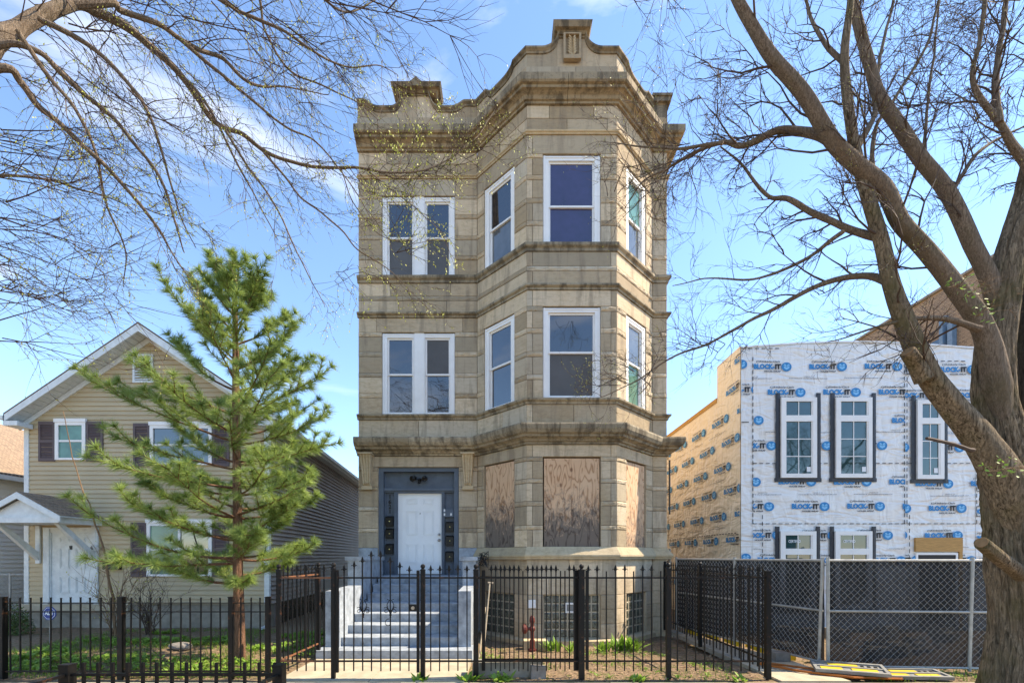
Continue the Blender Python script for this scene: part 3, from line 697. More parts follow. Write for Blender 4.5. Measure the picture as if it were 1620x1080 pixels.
def doorpanels(m, f, u0, u1, z0, z1, n):
    W, H = u1-u0, z1-z0
    for cu in (.19, .57):
        for (a, b_) in ((.865, .935), (.485, .785), (.13, .375)):
            x0, x1, y0, y1 = u0+cu*W, u0+(cu+.24)*W, z0+a*H, z0+b_*H
            for s_ in range(2):
                o = .0+.03*s_
                f.box(m, x0+o, x0+o+.012, n, n+.012, y0+o, y1-o); f.box(m, x1-o-.012, x1-o, n, n+.012, y0+o, y1-o)
                f.box(m, x0+o+.012, x1-o-.012, n, n+.012, y0+o, y0+o+.012); f.box(m, x0+o+.012, x1-o-.012, n, n+.012, y1-o-.012, y1-o)
doorpanels(pm, f, .945, 2.055, 1.36, 3.40, -.20); pm.build('door_panel_moulding', M['door'], door)
m = MB(); m.ball(f.p(1.985, -.16, 2.36), .035, 10, 6); m.ball(f.p(1.985, -.17, 2.22), .04, 10, 6); m.build('door_handle', M['brass'], door)
m = MB(); m.ball(f.p(1.50, -.198, 2.89), .014, 6, 4); m.build('peephole', M['black'], door)
m = MB(); f.box(m, .945, 2.055, -.2, -.12, 1.345, 1.37); m.build('door_sill', M['greyp'], door)
def text_mesh(txt, size, mat, ext=.003, bold=0, name='t', align='LEFT', sx=1.0, mono=False):
    c = bpy.data.curves.new(name, 'FONT'); c.body = txt; c.size = size; c.extrude = ext; c.offset = bold; c.resolution_u = 2; c.align_x = align
    o = bpy.data.objects.new(name, c); C.objects.link(o); dg = bpy.context.evaluated_depsgraph_get()
    me = bpy.data.meshes.new_from_object(o.evaluated_get(dg)); bpy.data.objects.remove(o); bpy.data.curves.remove(c)
    me.transform(Matrix.Rotation(R(90), 4, 'X') @ Matrix.Diagonal((sx, 1, 1, 1))); me.materials.clear(); me.materials.append(mat); me.name = name
    return me
for k, ch in enumerate('1621'):
    me = text_mesh(ch, .15, M['black'], .005, .002, 'house_number', 'CENTER')
    link('house_number', me, ent, loc=f.p(.735, -.21, 3.27-k*.125))
# mail boxes on the side panels
def mailbox(uc, zc, lab):
    t_ = thing('mailbox', lab, 'mailbox', f.p(uc, -.2, zc-.12), 'black mailboxes beside the blue front door')
    m = MB(); f.box(m, uc-.095, uc+.095, -.218, -.12, zc-.12, zc+.10)
    m.prism([f.p(uc-.10, -.218, zc+.10), f.p(uc-.10, -.10, zc+.10), f.p(uc-.10, -.218, zc+.14)], f.u*.20); m.build('box_body', M['black'], t_)
    m = MB(); f.box(m, uc-.085, uc+.085, -.12, -.112, zc-.105, zc+.06); m.build('box_door', M['black'], t_)
    m = MB(); m.ball(f.p(uc+.01, -.108, zc), .016, 8, 5); m.build('lock', M['gold'], t_)
for z, l in ((2.69, 'upper black mailbox left of the white door, right under the house number'), (2.38, 'middle of the three black mailboxes left of the white door'), (1.99, 'lowest black mailbox left of the white front door')): mailbox(.735, z, l)
for z, l in ((2.55, 'upper black mailbox right of the white door, under the doorbells'), (2.20, 'middle of the three black mailboxes right of the white door'), (1.80, 'lowest black mailbox right of the white front door')): mailbox(2.255, z, l)
bell = thing('doorbell_panel', 'blue painted doorbell panel with white name cards right of the door', 'doorbell', f.p(2.25, -.2, 2.75))
m = MB(); f.box(m, 2.10, 2.36, -.22, -.10, 2.80, 2.99); m.build('panel', M['blue'], bell)
for u, z in ((2.115, 2.93), (2.115, 2.83), (2.28, 2.83)):
    m = MB(); f.box(m, u, u+.035, -.10, -.094, z, z+.06); m.build('name_card', M['paper'], bell)
lt = thing('flood_light', 'black twin head security flood light on the panel above the door', 'lamp', f.p(1.48, -.2, 3.7))
m = MB(); m.ball(f.p(1.49, -.20, 3.74), .05, 10, 6); m.build('base', M['black'], lt)
for sgn in (-1, 1):
    m = MB(); m.tube([f.p(1.49, -.17, 3.74), f.p(1.49+sgn*.10, -.13, 3.76)], .015, 6)
    m.tube([f.p(1.49+sgn*.11, -.19, 3.79), f.p(1.49+sgn*.13, -.11, 3.77), f.p(1.49+sgn*.155, -.03, 3.745), f.p(1.49+sgn*.155, -.03, 3.745)], [.045, .06, .075, .06], 12); m.build('lamp_head', M['black'], lt)
m = MB(); m.ball(f.p(1.49, -.13, 3.68), .04, 8, 5); m.build('motion_sensor', M['black'], lt)

# front steps --------------------------------------------------------
Y0, TR, RI, ZS = 8.0, .385, .170, .15
stp = thing('front_steps', 'blue grey painted concrete front steps with low side walls leading to the white door', 'steps', (-2, 8, 0))
m = MB(); m.box(-3.36, Y0, -.1, -.59, 8.5, ZS); m.build('bottom_slab', M['bluecon'], stp)
for n in range(1, 8):
    ya = Y0+n*TR+.02; z = ZS+n*RI; m = MB()
    xl = -3.06+.008*n; xr = -.865
    nx = 14
    for (yy, zz) in ((ya+.02, z-RI+.001), (ya, z-.045), (ya-.012, z-.012), (ya, z), (ya+TR+.14 if n < 7 else D+.1, z)):
        for i in range(nx+1):
            x = xl+(xr-xl)*i/nx; m.v.append((x, yy+.006*noise.noise(Vector((x*2, n*3, zz))), zz+.006*noise.noise(Vector((x*2.3, n*5, 1)))*(1 if zz > z-.05 else 0)))
    for j in range(4):
        for i in range(nx): q = j*(nx+1)+i; m.f.append((q, q+1, q+nx+2, q+nx+1)); m.m.append(0)
    m.build('step' if n < 7 else 'porch_floor', M['bluecon'], stp, smooth=False)
def cheek(x0, x1, nm):
    m = MB(); m.prism([Vector((x0, 8.33, 0)), Vector((x0, 8.33, 1.17)), Vector((x0, 9.62, 1.20)), Vector((x0, 9.62, 0))], (x1-x0, 0, 0)); m.build(nm, M['bluecon'], stp)
cheek(-3.30, -3.04, 'side_wall'); cheek(-.875, -.635, 'side_wall')
for x0, x1 in ((-3.33, -3.05), (-.91, -.64)):
    m = MB(); m.box(x0, 9.6, 0, x1, D-.04, 1.70); m.build('porch_parapet', M['bluecon'], stp)
    m = MB()
    for e, a, b_ in ((.02, 1.70, 1.72), (.045, 1.72, 1.80)): m.box(x0-e, 9.6-e, a, x1+e, D-.04, b_)
    m.build('parapet_cap', M['bluecon'], stp)

# ------------------------------------------------------------------ tan house on the left
H = thing('tan_siding_house', 'two storey tan vinyl sided gable house with plum shutters and a small white entrance hood', 'house', (-9.1, 11.6, 0))
HX0, HX1, HY0 = -12.22, -6.02, 11.6
FH = Fr((HX0, HY0), (1, 0), HX1-HX0); FS = Fr((HX1, HY0), (-.1, 1), 12)
RX, RZ, SL = -9.05, 7.58, .678
box_part('foundation', M['conc2'], H, (HX0+.03, HY0+.03, -.3, HX1-.03, HY0+.3, .60))
box_part('foundation_ledge', M['conc'], H, (HX0-.02, HY0-.10, .44, -9.55, HY0+.03, .60))
def siding(fr, u0f, z, h, name='siding_board', mat='siding', par=H, lap=.026):
    u0, u1 = u0f; m = MB()
    o = [fr.p(u0, -.02, z), fr.p(u0, lap, z), fr.p(u0, lap*.9, z+h*.12), fr.p(u0, .002, z+h), fr.p(u0, -.02, z+h)]
    m.prism(o, fr.u*(u1-u0)); return m.build(name, M[mat], par)
z = .60; h = .117
while z < 7.3:
    hw = min(3.10, (RZ-.10-z-h)/SL)
    if hw > .1:
        c = RX-HX0
        siding(FH, (max(.06, c-hw), min(FH.L-.06, c+hw)), z, h)
    z += h
m = MB(); c = RX-HX0
m.prism([FH.p(0, -.06, .6), FH.p(FH.L, -.06, .6), FH.p(FH.L, -.06, 5.38), FH.p(c, -.06, RZ-.12), FH.p(0, -.06, 5.38)], FH.n*.03); m.build('sheathing', M['siding'], H)
for u in (0, FH.L-.09):
    m = MB(); FH.box(m, u-.03, u+.09, -.02, .03, .6, 5.30); m.build('corner_board', M['trimwhite'], H)
z = .60
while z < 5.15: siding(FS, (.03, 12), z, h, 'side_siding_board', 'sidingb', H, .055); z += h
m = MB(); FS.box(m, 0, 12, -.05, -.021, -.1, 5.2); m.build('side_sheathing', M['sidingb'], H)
# lattice skirt
m = MB()
k = 0
u = .5
while u < 5.2: FS.box(m, u, u+.03, .0, .012, .02, .60); u += .095
z = .04
while z < .6: FS.box(m, .5, 5.2, .012, .022, z, z+.03); z += .085
m.build('lattice_skirt', M['black'], H, kind='stuff')
m = MB(); m.box(HX0-.0, HY0+.3, -.1, HX0+.05, 23, 5.2); m.box(HX0, 23, -.1, -7.2, 23.1, 5.3); m.build('rear_wall', M['siding'], H)
# roof
def roofplane(sgn):
    m = MB(); ex = RX+sgn*3.32; ez = RZ-SL*3.32; k = -.1 if sgn > 0 else -.1
    a = Vector((RX, 11.2, RZ)); b_ = Vector((ex, 11.2, ez)); dY = Vector((-.1*12, 12, 0))
    m.prism([a, b_, b_+dY, a+dY], (0, 0, -.045)); m.build('roof', M['shingle'], H)
    m = MB(); t0, t1 = -.045, -.21
    m.prism([a+Vector((0, .0, t0)), b_+Vector((0, 0, t0)), b_+Vector((0, 0, t1)), a+Vector((0, 0, t1-.02))], (0, .035, 0)); m.build('rake_fascia', M['trimwhite'], H)
    # soffit with separate boards
    n = 26
    for i in range(n):
        m = MB(); ta, tb = i/n, (i+1)/n
        pa = a.lerp(b_, ta+.002)+Vector((0, .035, -.17)); pb = a.lerp(b_, tb-.002)+Vector((0, .035, -.17))
        m.prism([pa, pb, pb+Vector((0, .38, 0)), pa+Vector((0, .38, 0))], (0, 0, .015)); m.build('soffit_board', M['trimwhite'], H)
    m = MB(); pa = a+Vector((0, .36, -.185)); pb = b_+Vector((0, .36, -.185))
    m.prism([pa, pb, pb+Vector((0, 0, -.13)), pa+Vector((0, 0, -.15))], (0, .05, 0)); m.build('frieze_board', M['trimwhite'], H)
    m = MB(); m.obox(b_+Vector((0 if sgn < 0 else -.02, 0, -.22)), Vector((.02, 0, 0)), dY, Vector((0, 0, .18))); m.obox(b_+Vector((sgn*.0 if sgn > 0 else -.11, -.02, -.15)), Vector((.11, 0, 0)), dY, Vector((0, 0, .10))); m.build('gutter', M['trimwhite'], H)
    m = MB(); m.obox(b_+Vector((-sgn*.30 if sgn > 0 else 0, .04, -.22)), Vector((.30, 0, 0)), dY*.98, Vector((0, 0, .015))); m.build('eave_soffit', M['trimwhite'], H)
    m = MB(); m.box(min(ex, ex-sgn*.36), 11.19, ez-.30, max(ex, ex-sgn*.36), 11.56, ez-.19); m.build('cornice_return', M['trimwhite'], H)
roofplane(-1); roofplane(1)
# gable vent
f = FH; u0, u1, z0, z1 = PX(212, 11.6)-HX0, PX(244, 11.6)-HX0, PZ(606, 11.6), PZ(561, 11.6)
m = MB(); f.box(m, u0, u0+.05, 0, .05, z0, z1); f.box(m, u1-.05, u1, 0, .05, z0, z1); f.box(m, u0+.05, u1-.05, 0, .05, z0, z0+.05); f.box(m, u0+.05, u1-.05, 0, .05, z1-.05, z1); f.box(m, u0+.05, u1-.05, 0, .006, z0+.05, z1-.05)
vt = m.build('gable_vent', M['trimwhite'], H)
for k in range(9):
    zz = z0+.065+k*(z1-z0-.12)/9; m = MB(); m.prism([f.p(u0+.05, .012, zz+.045), f.p(u0+.05, .045, zz), f.p(u0+.05, .05, zz+.006), f.p(u0+.05, .017, zz+.05)], f.u*(u1-u0-.1)); m.build('louvre_slat', M['trimwhite'], vt)
def house_window(px0, px1, py0, py1, panes, mats, header=.08):
    u0, u1, z0, z1 = PX(px0, 11.55)-HX0, PX(px1, 11.55)-HX0, PZ(py1, 11.55), PZ(py0, 11.55)
    m = MB(); t = .085; f.box(m, u0-.02, u1+.02, .018, .075, z1-.01, z1+header)
    f.box(m, u0, u0+t, .018, .06, z0, z1-.01); f.box(m, u1-t, u1, .018, .06, z0, z1-.01); f.box(m, u0+t, u1-t, .018, .06, z1-t, z1-.01); f.box(m, u0+t, u1-t, .018, .06, z0, z0+t*.6)
    w_ = m.build('window', M['white'], H); W = (u1-u0-2*t)/panes; zm = (z0+z1)/2
    for i in range(panes):
        a = u0+t+W*i; b_ = a+W
        if i: m = MB(); f.box(m, a-.03, a+.03, .018, .055, z0+t*.6, z1-t); m.build('mullion', M['white'], w_)
        m = MB(); f.box(m, a+.03*(i > 0), b_-.03*(i < panes-1), .018, .045, zm-.025, zm+.025); m.build('meeting_rail', M['white'], w_)
        for za, zb in ((z0+t*.6, zm-.025), (zm+.025, z1-t)):
            m = MB(); m.face([f.p(a, .03, za), f.p(b_, .03, za), f.p(b_, .03, zb), f.p(a, .03, zb)]); m.build('pane', M[mats[i]], w_)
def shutter(px0, px1, py0, py1):
    u0, u1, z0, z1 = PX(px0, 11.55)-HX0, PX(px1, 11.55)-HX0, PZ(py1, 11.55), PZ(py0, 11.55)
    m = MB(); t = .055; zm = (z0+z1)/2
    f.box(m, u0, u0+t, .018, .045, z0, z1); f.box(m, u1-t, u1, .018, .045, z0, z1)
    for a, b_ in ((z0, z0+t*1.4), (zm-t*.6, zm+t*.6), (z1-t*1.4, z1)): f.box(m, u0+t, u1-t, .018, .045, a, b_)
    f.box(m, u0+t, u1-t, .018, .024, z0+t, z1-t); sh = m.build('shutter', M['shutter'], H)
    m = MB(); z = z0+t*1.5
    while z < z1-t*1.6:
        if abs(z-zm) > t: m.prism([f.p(u0+t, .024, z+.03), f.p(u0+t, .040, z), f.p(u0+t, .042, z+.005), f.p(u0+t, .026, z+.034)], f.u*(u1-u0-2*t))
        z += .04
    m.build('shutter_louvres', M['shutter'], sh, kind='stuff')
house_window(87, 135, 667, 727, 1, ('glassg',)); shutter(60, 86, 666, 729); shutter(136, 162, 666, 729)
house_window(237, 335, 672, 735, 2, ('glass', 'glass')); shutter(210, 236, 669, 737); shutter(336, 362, 669, 737)
house_window(232, 335, 826, 911, 2, ('glassg', 'glass')); shutter(206, 231, 826, 912); shutter(336, 361, 826, 912)
# front door and hood
m = MB(); u0, u1 = PX(84, 11.6)-HX0, PX(150, 11.6)-HX0; zt = 2.40
f.box(m, u0-.20, u0, .018, .06, .60, zt+.14); f.box(m, u1, u1+.12, .018, .06, .60, zt+.14); f.box(m, u0, u1, .018, .06, zt, zt+.14); f.box(m, u0-.06, u0-.02, .06, .09, .60, zt+.1); m.build('door_frame', M['trimwhite'], H)
m = MB(); f.box(m, u0, u1, .01, .03, .64, zt); hd = m.build('front_door', M['trimwhite'], H); m = MB(); doorpanels(m, f, u0, u1, .64, zt, .03); m.build('door_panel_moulding', M['trimwhite'], hd)
m = MB(); f.box(m, u0+.45, u0+.52, .03, .04, 1.98, 2.08); m.build('door_peephole', M['black'], hd)
m = MB(); f.box(m, u0-.02, u1+.02, .018, .12, .60, .64); m.build('door_sill', M['greyp'], H)
hx0, hx1, hy0, hy1, hz = -12.07, -10.27, 10.45, 11.58, 2.58; hc = (hx0+hx1)/2; ha = 3.26
hood = thing('entrance_hood', 'small white gabled hood with shingled roof on diagonal braces over the tan house door', 'porch roof', (hc, 11.0, hz))
m = MB(); m.prism([Vector((hx0+.08, hy0+.05, hz+.12)), Vector((hx1-.08, hy0+.05, hz+.12)), Vector((hc, hy0+.05, ha-.12))], (0, .03, 0)); m.build('gable_panel', M['trimwhite'], hood)
for a in ((hx0, hy0, hz, hx1, hy0+.05, hz+.13), (hx0, hy0+.05, hz, hx0+.05, hy1, hz+.16), (hx1-.05, hy0+.05, hz, hx1, hy1, hz+.16)): box_part('beam', M['trimwhite'], hood, a)
box_part('ceiling', M['trimwhite'], hood, (hx0+.05, hy0+.05, hz+.02, hx1-.05, hy1, hz+.04))
for sgn in (-1, 1):
    e = Vector((hc+sgn*(hx1-hc+.09), hy0-.06, hz+.15)); a = Vector((hc, hy0-.06, ha+.02)); dy = Vector((0, hy1-hy0+.06, 0))
    sd_ = (e-a); n_ = 7
    for i in range(n_):
        m = MB(); p0 = a+sd_*(i/n_); p1 = a+sd_*((i+1.15)/n_ if i < n_-1 else 1); x = 0
        m.prism([p0+Vector((0, 0, .004)), p1+Vector((0, 0, .016)), p1+dy+Vector((0, 0, .016)), p0+dy+Vector((0, 0, .004))], (0, 0, .008)); m.build('shingle_course', M['shingle'], hood)
    m = MB(); m.prism([a, e, e+dy, a+dy], (0, 0, -.02)); m.build('roof_deck', M['trimwhite'], hood)
    m = MB(); m.prism([a+Vector((0, -.005, -.02)), e+Vector((0, -.005, -.02)), e+Vector((0, -.005, -.13)), a+Vector((0, -.005, -.15))], (0, .03, 0)); m.build('rake_board', M['trimwhite'], hood)
for x in (hx0+.16, hx1-.22):
    m = MB(); m.prism([Vector((x, hy0+.1, hz)), Vector((x, hy0+.26, hz)), Vector((x, hy1, hz-.72)), Vector((x, hy1, hz-.92))], (.09, 0, 0)); m.build('brace', M['trimwhite'], hood)
    box_part('wall_plate', M['trimwhite'], hood, (x-.01, hy1-.05, hz-.95, x+.10, hy1-.001, hz))
wl = thing('porch_flood_light', 'small white flood light on the tan siding beside the entrance hood', 'lamp', f.p(PX(150, 11.6)-HX0, .03, PZ(866, 11.6)))
m = MB(); q = f.p(PX(150, 11.6)-HX0, .06, PZ(866, 11.6)); m.ball(q, .05, 8, 5); m.tube([q, q+Vector((.12, -.08, .02))], .015, 5); m.build('base', M['greyp'], wl)
m = MB(); m.tube([q+Vector((.10, -.06, .03)), q+Vector((.22, -.14, -.03))], [.045, .06], 8); m.build('lamp_head', M['trimwhite'], wl)
mb_ = thing('wall_mailbox', 'dark mailbox full of papers on the tan siding right of the hood', 'mailbox', f.p(PX(182, 11.6)-HX0, .03, PZ(893, 11.6)))
m = MB(); uu = PX(182, 11.6)-HX0; f.box(m, uu-.2, uu+.2, .02, .14, PZ(900, 11.6), PZ(886, 11.6)); f.box(m, uu-.21, uu+.21, .02, .16, PZ(886, 11.6), PZ(884, 11.6)); m.build('box', M['black'], mb_)
for k in range(4): m = MB(); f.box(m, uu-.15+k*.08, uu-.09+k*.08, .08, .09, PZ(887, 11.6), PZ(880-k % 2*2, 11.6)); m.build('paper', M['pblack'] if k % 2 else M['conc'], mb_)
ds = thing('downspout', 'white downspout on the right front corner of the tan house', 'downspout', (HX1, 11.5, 0))
m = MB(); x = HX1-.03
m.box(x, 11.47, .12, x+.09, 11.56, 4.95); m.build('pipe', M['trimwhite'], ds); m = MB(); m.tube([(x+.045, 11.5, .14), (x+.045, 11.42, .04), (x+.03, 11.2, .02)], .05, 6); m.build('elbow', M['trimwhite'], ds)
m = MB(); m.tube([(x+.045, 11.51, 4.93), (x+.1, 11.45, 5.05), (x+.2, 11.35, 5.12)], .045, 6); m.build('elbow', M['trimwhite'], ds)

# far left white house
W2 = thing('white_siding_house', 'white vinyl sided house with a tan shingle roof at the far left edge', 'house', (-17, 15, 0))
m = MB(); z = .3
while z < 3.95: m.prism([Vector((-13.9, 10, z)), Vector((-13.88, 10, z)), Vector((-13.9, 10, z+.12)), Vector((-13.92, 10, z+.12))], (0, 13, 0)); z += .12
m.build('siding', M['sidingw'], W2, kind='stuff')
m = MB(); m.box(-21, 10, -.1, -13.905, 23, 4.0); m.prism([Vector((-21, 10.01, 4)), Vector((-13.905, 10.01, 4)), Vector((-17.4, 10.01, 6.15))], (0, 12.9, 0)); m.build('wall', M['sidingw'], W2)
for sgn in (-1, 1):
    e = Vector((-17.4+sgn*3.75, 9.8, 4.0)); a = Vector((-17.4, 9.8, 6.28)); m = MB(); m.prism([a, e, e+Vector((0, 13.4, 0)), a+Vector((0, 13.4, 0))], (0, 0, .08)); m.build('roof', M['shingle'], W2)
    m = MB(); m.box(e.x-.06, 9.8, 3.9, e.x+.06, 23.2, 4.02); m.build('gutter', M['trimwhite'], W2)

# tall brick building on the right, behind
W3 = thing('brick_building', 'three storey common brick building rising behind the wrapped house at right', 'building', (18, 18, 0))
m = MB(); m.box(14.0, 12.2, -.1, 24, 34, 10.2); m.build('wall', M['farbrick'], W3)
for k in range(8): box_part('parapet_coping', M['conc2'], W3, (13.93, 12.2+k*2.7, 10.2+(.16 if k < 3 else 0), 14.25, 12.2+k*2.7+2.68, 10.28+(.16 if k < 3 else 0)))
m = MB(); m.box(14.0, 12.2, 10.2, 14.2, 20.3, 10.36); m.build('parapet', M['farbrick'], W3)
m = MB(); yy = 14*F/(1510-CX); m.box(13.85, yy-.08, 3, 13.99, yy+.08, 9.1); m.box(13.80, yy+.18, 3, 13.99, yy+.30, 9.4); m.build('downspout', M['metalblue'], W3)
for yy in (14.2, 17.8, 21): box_part('window', M['glass'], W3, (13.96, yy, 7.2, 13.99, yy+.9, 8.8))

# ------------------------------------------------------------------ house wrapped in printed membrane
K = thing('wrapped_house', 'new two storey house under construction, sheathed in printed white house wrap, beside the greystone', 'house', (9, 11.3, 0))
KX, KY, KT = 5.84, 11.3, 7.03
FK = Fr((KX, KY), (1, 0), 7.1); FL = Fr((KX, KY+9), (0, -1), 9)
m = MB(); m.box(KX+.03, KY+.03, -.1, KX+7.07, KY+9, 6.1); m.box(KX+.03, KY+.03, 6.1, KX+7.07, KY+1.25, KT-.06); m.build('sheathing', M['osb'], K)
def sheet(fr, u0, u1, z0, z1, mat, topf=None, off=0.0):
    m = MB(); nu = max(2, int((u1-u0)/.10)); nz = max(2, int((z1-z0)/.10))
    for j in range(nz+1):
        for i in range(nu+1):
            u = u0+(u1-u0)*i/nu; zt_ = topf(u) if topf else z1; z = z0+(zt_-z0)*j/nz
            e = 1 if 0 < i < nu and 0 < j < nz else 0
            q = fr.p(u, 0, z); n_ = off+e*.018*noise.noise(Vector((q.x*.9+q.z*1.6, q.y*.9, q.z*2.6-q.x*1.5)))+e*.004*noise.noise(Vector((q.x*4+q.z*2, q.y*4, q.z*5)))
            m.v.append(tuple(fr.p(u, n_, z)))
    for j in range(nz):
        for i in range(nu): q = j*(nu+1)+i; m.f.append((q, q+1, q+nu+2, q+nu+1)); m.m.append(0)
    return m.build('wrap_sheet', M[mat], K, smooth=True)
top = lambda u: KT+.14*math.sin(min(1, max(0, u/5.6))*math.pi)-.02
for i, (a, b_) in enumerate(((0, .28), (.28, 4.05), (4.05, 5.82), (5.82, 7.1))):
    sheet(FK, a, b_, 2.62, KT, 'wrap', top, .008+.005*(i % 2)); sheet(FK, a, b_, -.05, 2.62, 'wrap', None, .004+.005*(i % 2))
m = MB(); nn = 24
for i in range(nn):
    a, b_ = 7.1*i/nn, 7.1*(i+1)/nn
    m.face([FK.p(a, .03, top(a)-.01), FK.p(b_, .03, top(b_)-.01), FK.p(b_, -.3, top(b_)+.03), FK.p(a, -.3, top(a)+.03)]); m.face([FK.p(a, .03, top(a)-.05), FK.p(b_, .03, top(b_)-.05), FK.p(b_, .03, top(b_)-.01), FK.p(a, .03, top(a)-.01)])
m.build('folded_top_edge', M['wrap'], K)
sheet(FL, 9-1.25, 9, 2.4, KT, 'wrap_bounce', None, .01); sheet(FL, 4, 9-1.25, 2.4, 6.05, 'wrap_bounce', None, .006); sheet(FL, 0, 4, 2.4, 6.05, 'wrap_bounce', None, .012)
sheet(FL, 0, 5, -.05, 2.4, 'wrap_bounce', None, .004); sheet(FL, 5, 9, -.05, 2.4, 'wrap_bounce', None, .009)
m = MB(); FL.box(m, 0, 9-1.25, -.04, .03, 6.05, 6.17); m.build('roof_edge_lumber', M['osb'], K)
def fit(me, x0, x1, z0, z1, y=0):
    xs_ = [v.co.x for v in me.vertices]; zs_ = [v.co.z for v in me.vertices]; a, b_, c_, d_ = min(xs_), max(xs_), min(zs_), max(zs_)
    for v in me.vertices: v.co.x = x0+(v.co.x-a)/(b_-a)*(x1-x0); v.co.z = z0+(v.co.z-c_)/(d_-c_)*(z1-z0); v.co.y = y+(0 if v.co.y > 0 else -.0015)
    return me
def joinmesh(name, parts, mats):
    v, fcs, mi = [], [], []
    for me, k in parts:
        b0 = len(v); v += [tuple(x.co) for x in me.vertices]; fcs += [tuple(b0+i for i in p.vertices) for p in me.polygons]; mi += [k]*len(me.polygons)
    r = bpy.data.meshes.new(name); r.from_pydata(v, [], fcs)
    for m_ in mats: r.materials.append(m_)
    r.polygons.foreach_set('material_index', mi); r.update(); return r
def disc(cx_, cz_, rx, rz, y, n=22, a0=0, a1=2*math.pi, hole=0):
    m = MB()
    if hole:
        for k in range(n):
            a, b_ = a0+(a1-a0)*k/n, a0+(a1-a0)*(k+1)/n
            m.face([(cx_+rx*math.cos(a), y, cz_+rz*math.sin(a)), (cx_+rx*math.cos(b_), y, cz_+rz*math.sin(b_)), (cx_+rx*hole*math.cos(b_), y, cz_+rz*hole*math.sin(b_)), (cx_+rx*hole*math.cos(a), y, cz_+rz*hole*math.sin(a))])
    else: m.face([(cx_+rx*math.cos(a0+(a1-a0)*k/n), y, cz_+rz*math.sin(a0+(a1-a0)*k/n)) for k in range(n)])
    return m.mesh('d', M['pblue'])
def flat(pts, y):
    m = MB(); m.face([(x, y, z) for x, z in pts]); return m.mesh('d', M['pblue'])
T = lambda s, b_=.0: text_mesh(s, .2, M['pblack'], .0, b_)
logo_parts = [(fit(T('BLOCK-', .013), -.81, -.295, -.065, .07), 0), (fit(T('IT', .013), -.285, -.14, -.065, .07), 1),
    (fit(T('Kimberly-Clark', .005), -.66, -.155, .095, .15), 1), (fit(T('HOUSE WRAP', .007), -.55, -.145, -.135, -.095), 1),
    (disc(-.71, .12, .042, .026, -.001, 12, hole=.7), 1), (disc(0, 0, .125, .112, -.001), 0), (disc(0, 0, .125, .112, -.002, 22, hole=.93), 0),
    (flat([(-.07, .02), (0, -.015), (0, -.075), (-.065, -.035)], -.003), 2), (flat([(.07, .02), (0, -.015), (0, -.075), (.065, -.035)], -.003), 2),
    (flat([(-.085, .045), (-.02, .005), (-.0, .02), (-.04, .07)], -.004), 2), (flat([(.085, .045), (.02, .005), (0, .02), (.04, .07)], -.004), 2)]
logo = joinmesh('printed_logo', logo_parts, [M['pblue'], M['pblack'], M['plight']])
url = joinmesh('printed_address', [(fit(T('www.kimberly-clarkbuildingmaterials.com', .002), -.48, .48, -.014, .018), 0), (fit(T('APPLIED BY THE', .001), -.1, .13, .035, .055), 0)], [M['pblack']])
import bmesh
def clip(me, x0, x1):
    bm = bmesh.new(); bm.from_mesh(me)
    for co, no in (((x0, 0, 0), (-1, 0, 0)), ((x1, 0, 0), (1, 0, 0))):
        bmesh.ops.bisect_plane(bm, geom=bm.verts[:]+bm.edges[:]+bm.faces[:], plane_co=co, plane_no=no, clear_outer=True)
    r = bpy.data.meshes.new(me.name); bm.to_mesh(r); bm.free()
    for m_ in me.materials: r.materials.append(m_)
    return r
def put(me, fr, u, z, lo, hi, x0, x1, off=.036, name='printed_logo'):
    if u+x1 < lo+.02 or u+x0 > hi-.02: return
    mm = me
    if u+x0 < lo or u+x1 > hi: mm = clip(me, lo-u, hi-u)
    if len(mm.polygons) == 0: return
    rz = math.atan2(fr.u.y, fr.u.x)
    link(name, mm, K, loc=fr.p(u, off, z+rnd.uniform(-.006, .006)), rot=(0, rnd.uniform(-.012, .012), rz))
UK = lambda px: PX(px, 11.3)-KX
rowsL = [(581, 1243), (621, 1265), (665, 1199), (705, 1219), (762, 1194.5), (801, 1215.5), (846.5, 1228), (886, 1249)]
for y_, x_ in rowsL:
    for k in range(-1, 4): put(logo, FK, UK(x_+87.4*k), PZ(y_, 11.3), .28, 4.05, -.81, .125)
    put(logo, FK, UK(x_-70), PZ(y_-4, 11.3), 0, .28, -.81, .125)
for y_, x_ in ((585, 1536), (626, 1471), (668, 1495), (708, 1516), (765, 1498), (804, 1519), (846.5, 1513), (886, 1535)):
    for k in (-1, 0, 1): put(logo, FK, UK(x_+87.4*k), PZ(y_, 11.3), 4.05, 5.82, -.81, .125)
    for k in (0, 1): put(logo, FK, UK(x_+60+87.4*k), PZ(y_+5, 11.3), 5.82, 7.1, -.81, .125)
for y_, x_ in ((599, 1277), (684, 1240), (782, 1292), (868, 1260)):
    for k in range(-1, 3): put(url, FK, UK(x_+87.4*k), PZ(y_, 11.3), .28, 4.05, -.48, .48, name='printed_address')
for y_ in (686, 784, 865): put(url, FK, UK(1500), PZ(y_, 11.3), 4.05, 5.82, -.48, .48, name='printed_address')
for j in range(10):
    z = .95+.64*j
    for k in range(8):
        u = .6+1.38*k+(.69 if j % 2 else 0)+.12*(j % 3)
        tp = KT if u > 8.2 else 6.0
        if z+.15 > tp: continue
        put(logo, FL, u, z, 0, 9, -.81, .125)
    if j % 2 == 0:
        for k in range(6):
            if z+.32 < 5.9: put(url, FL, .4+1.38*k+.5, z+.33, 0, 9, -.48, .48, name='printed_address')
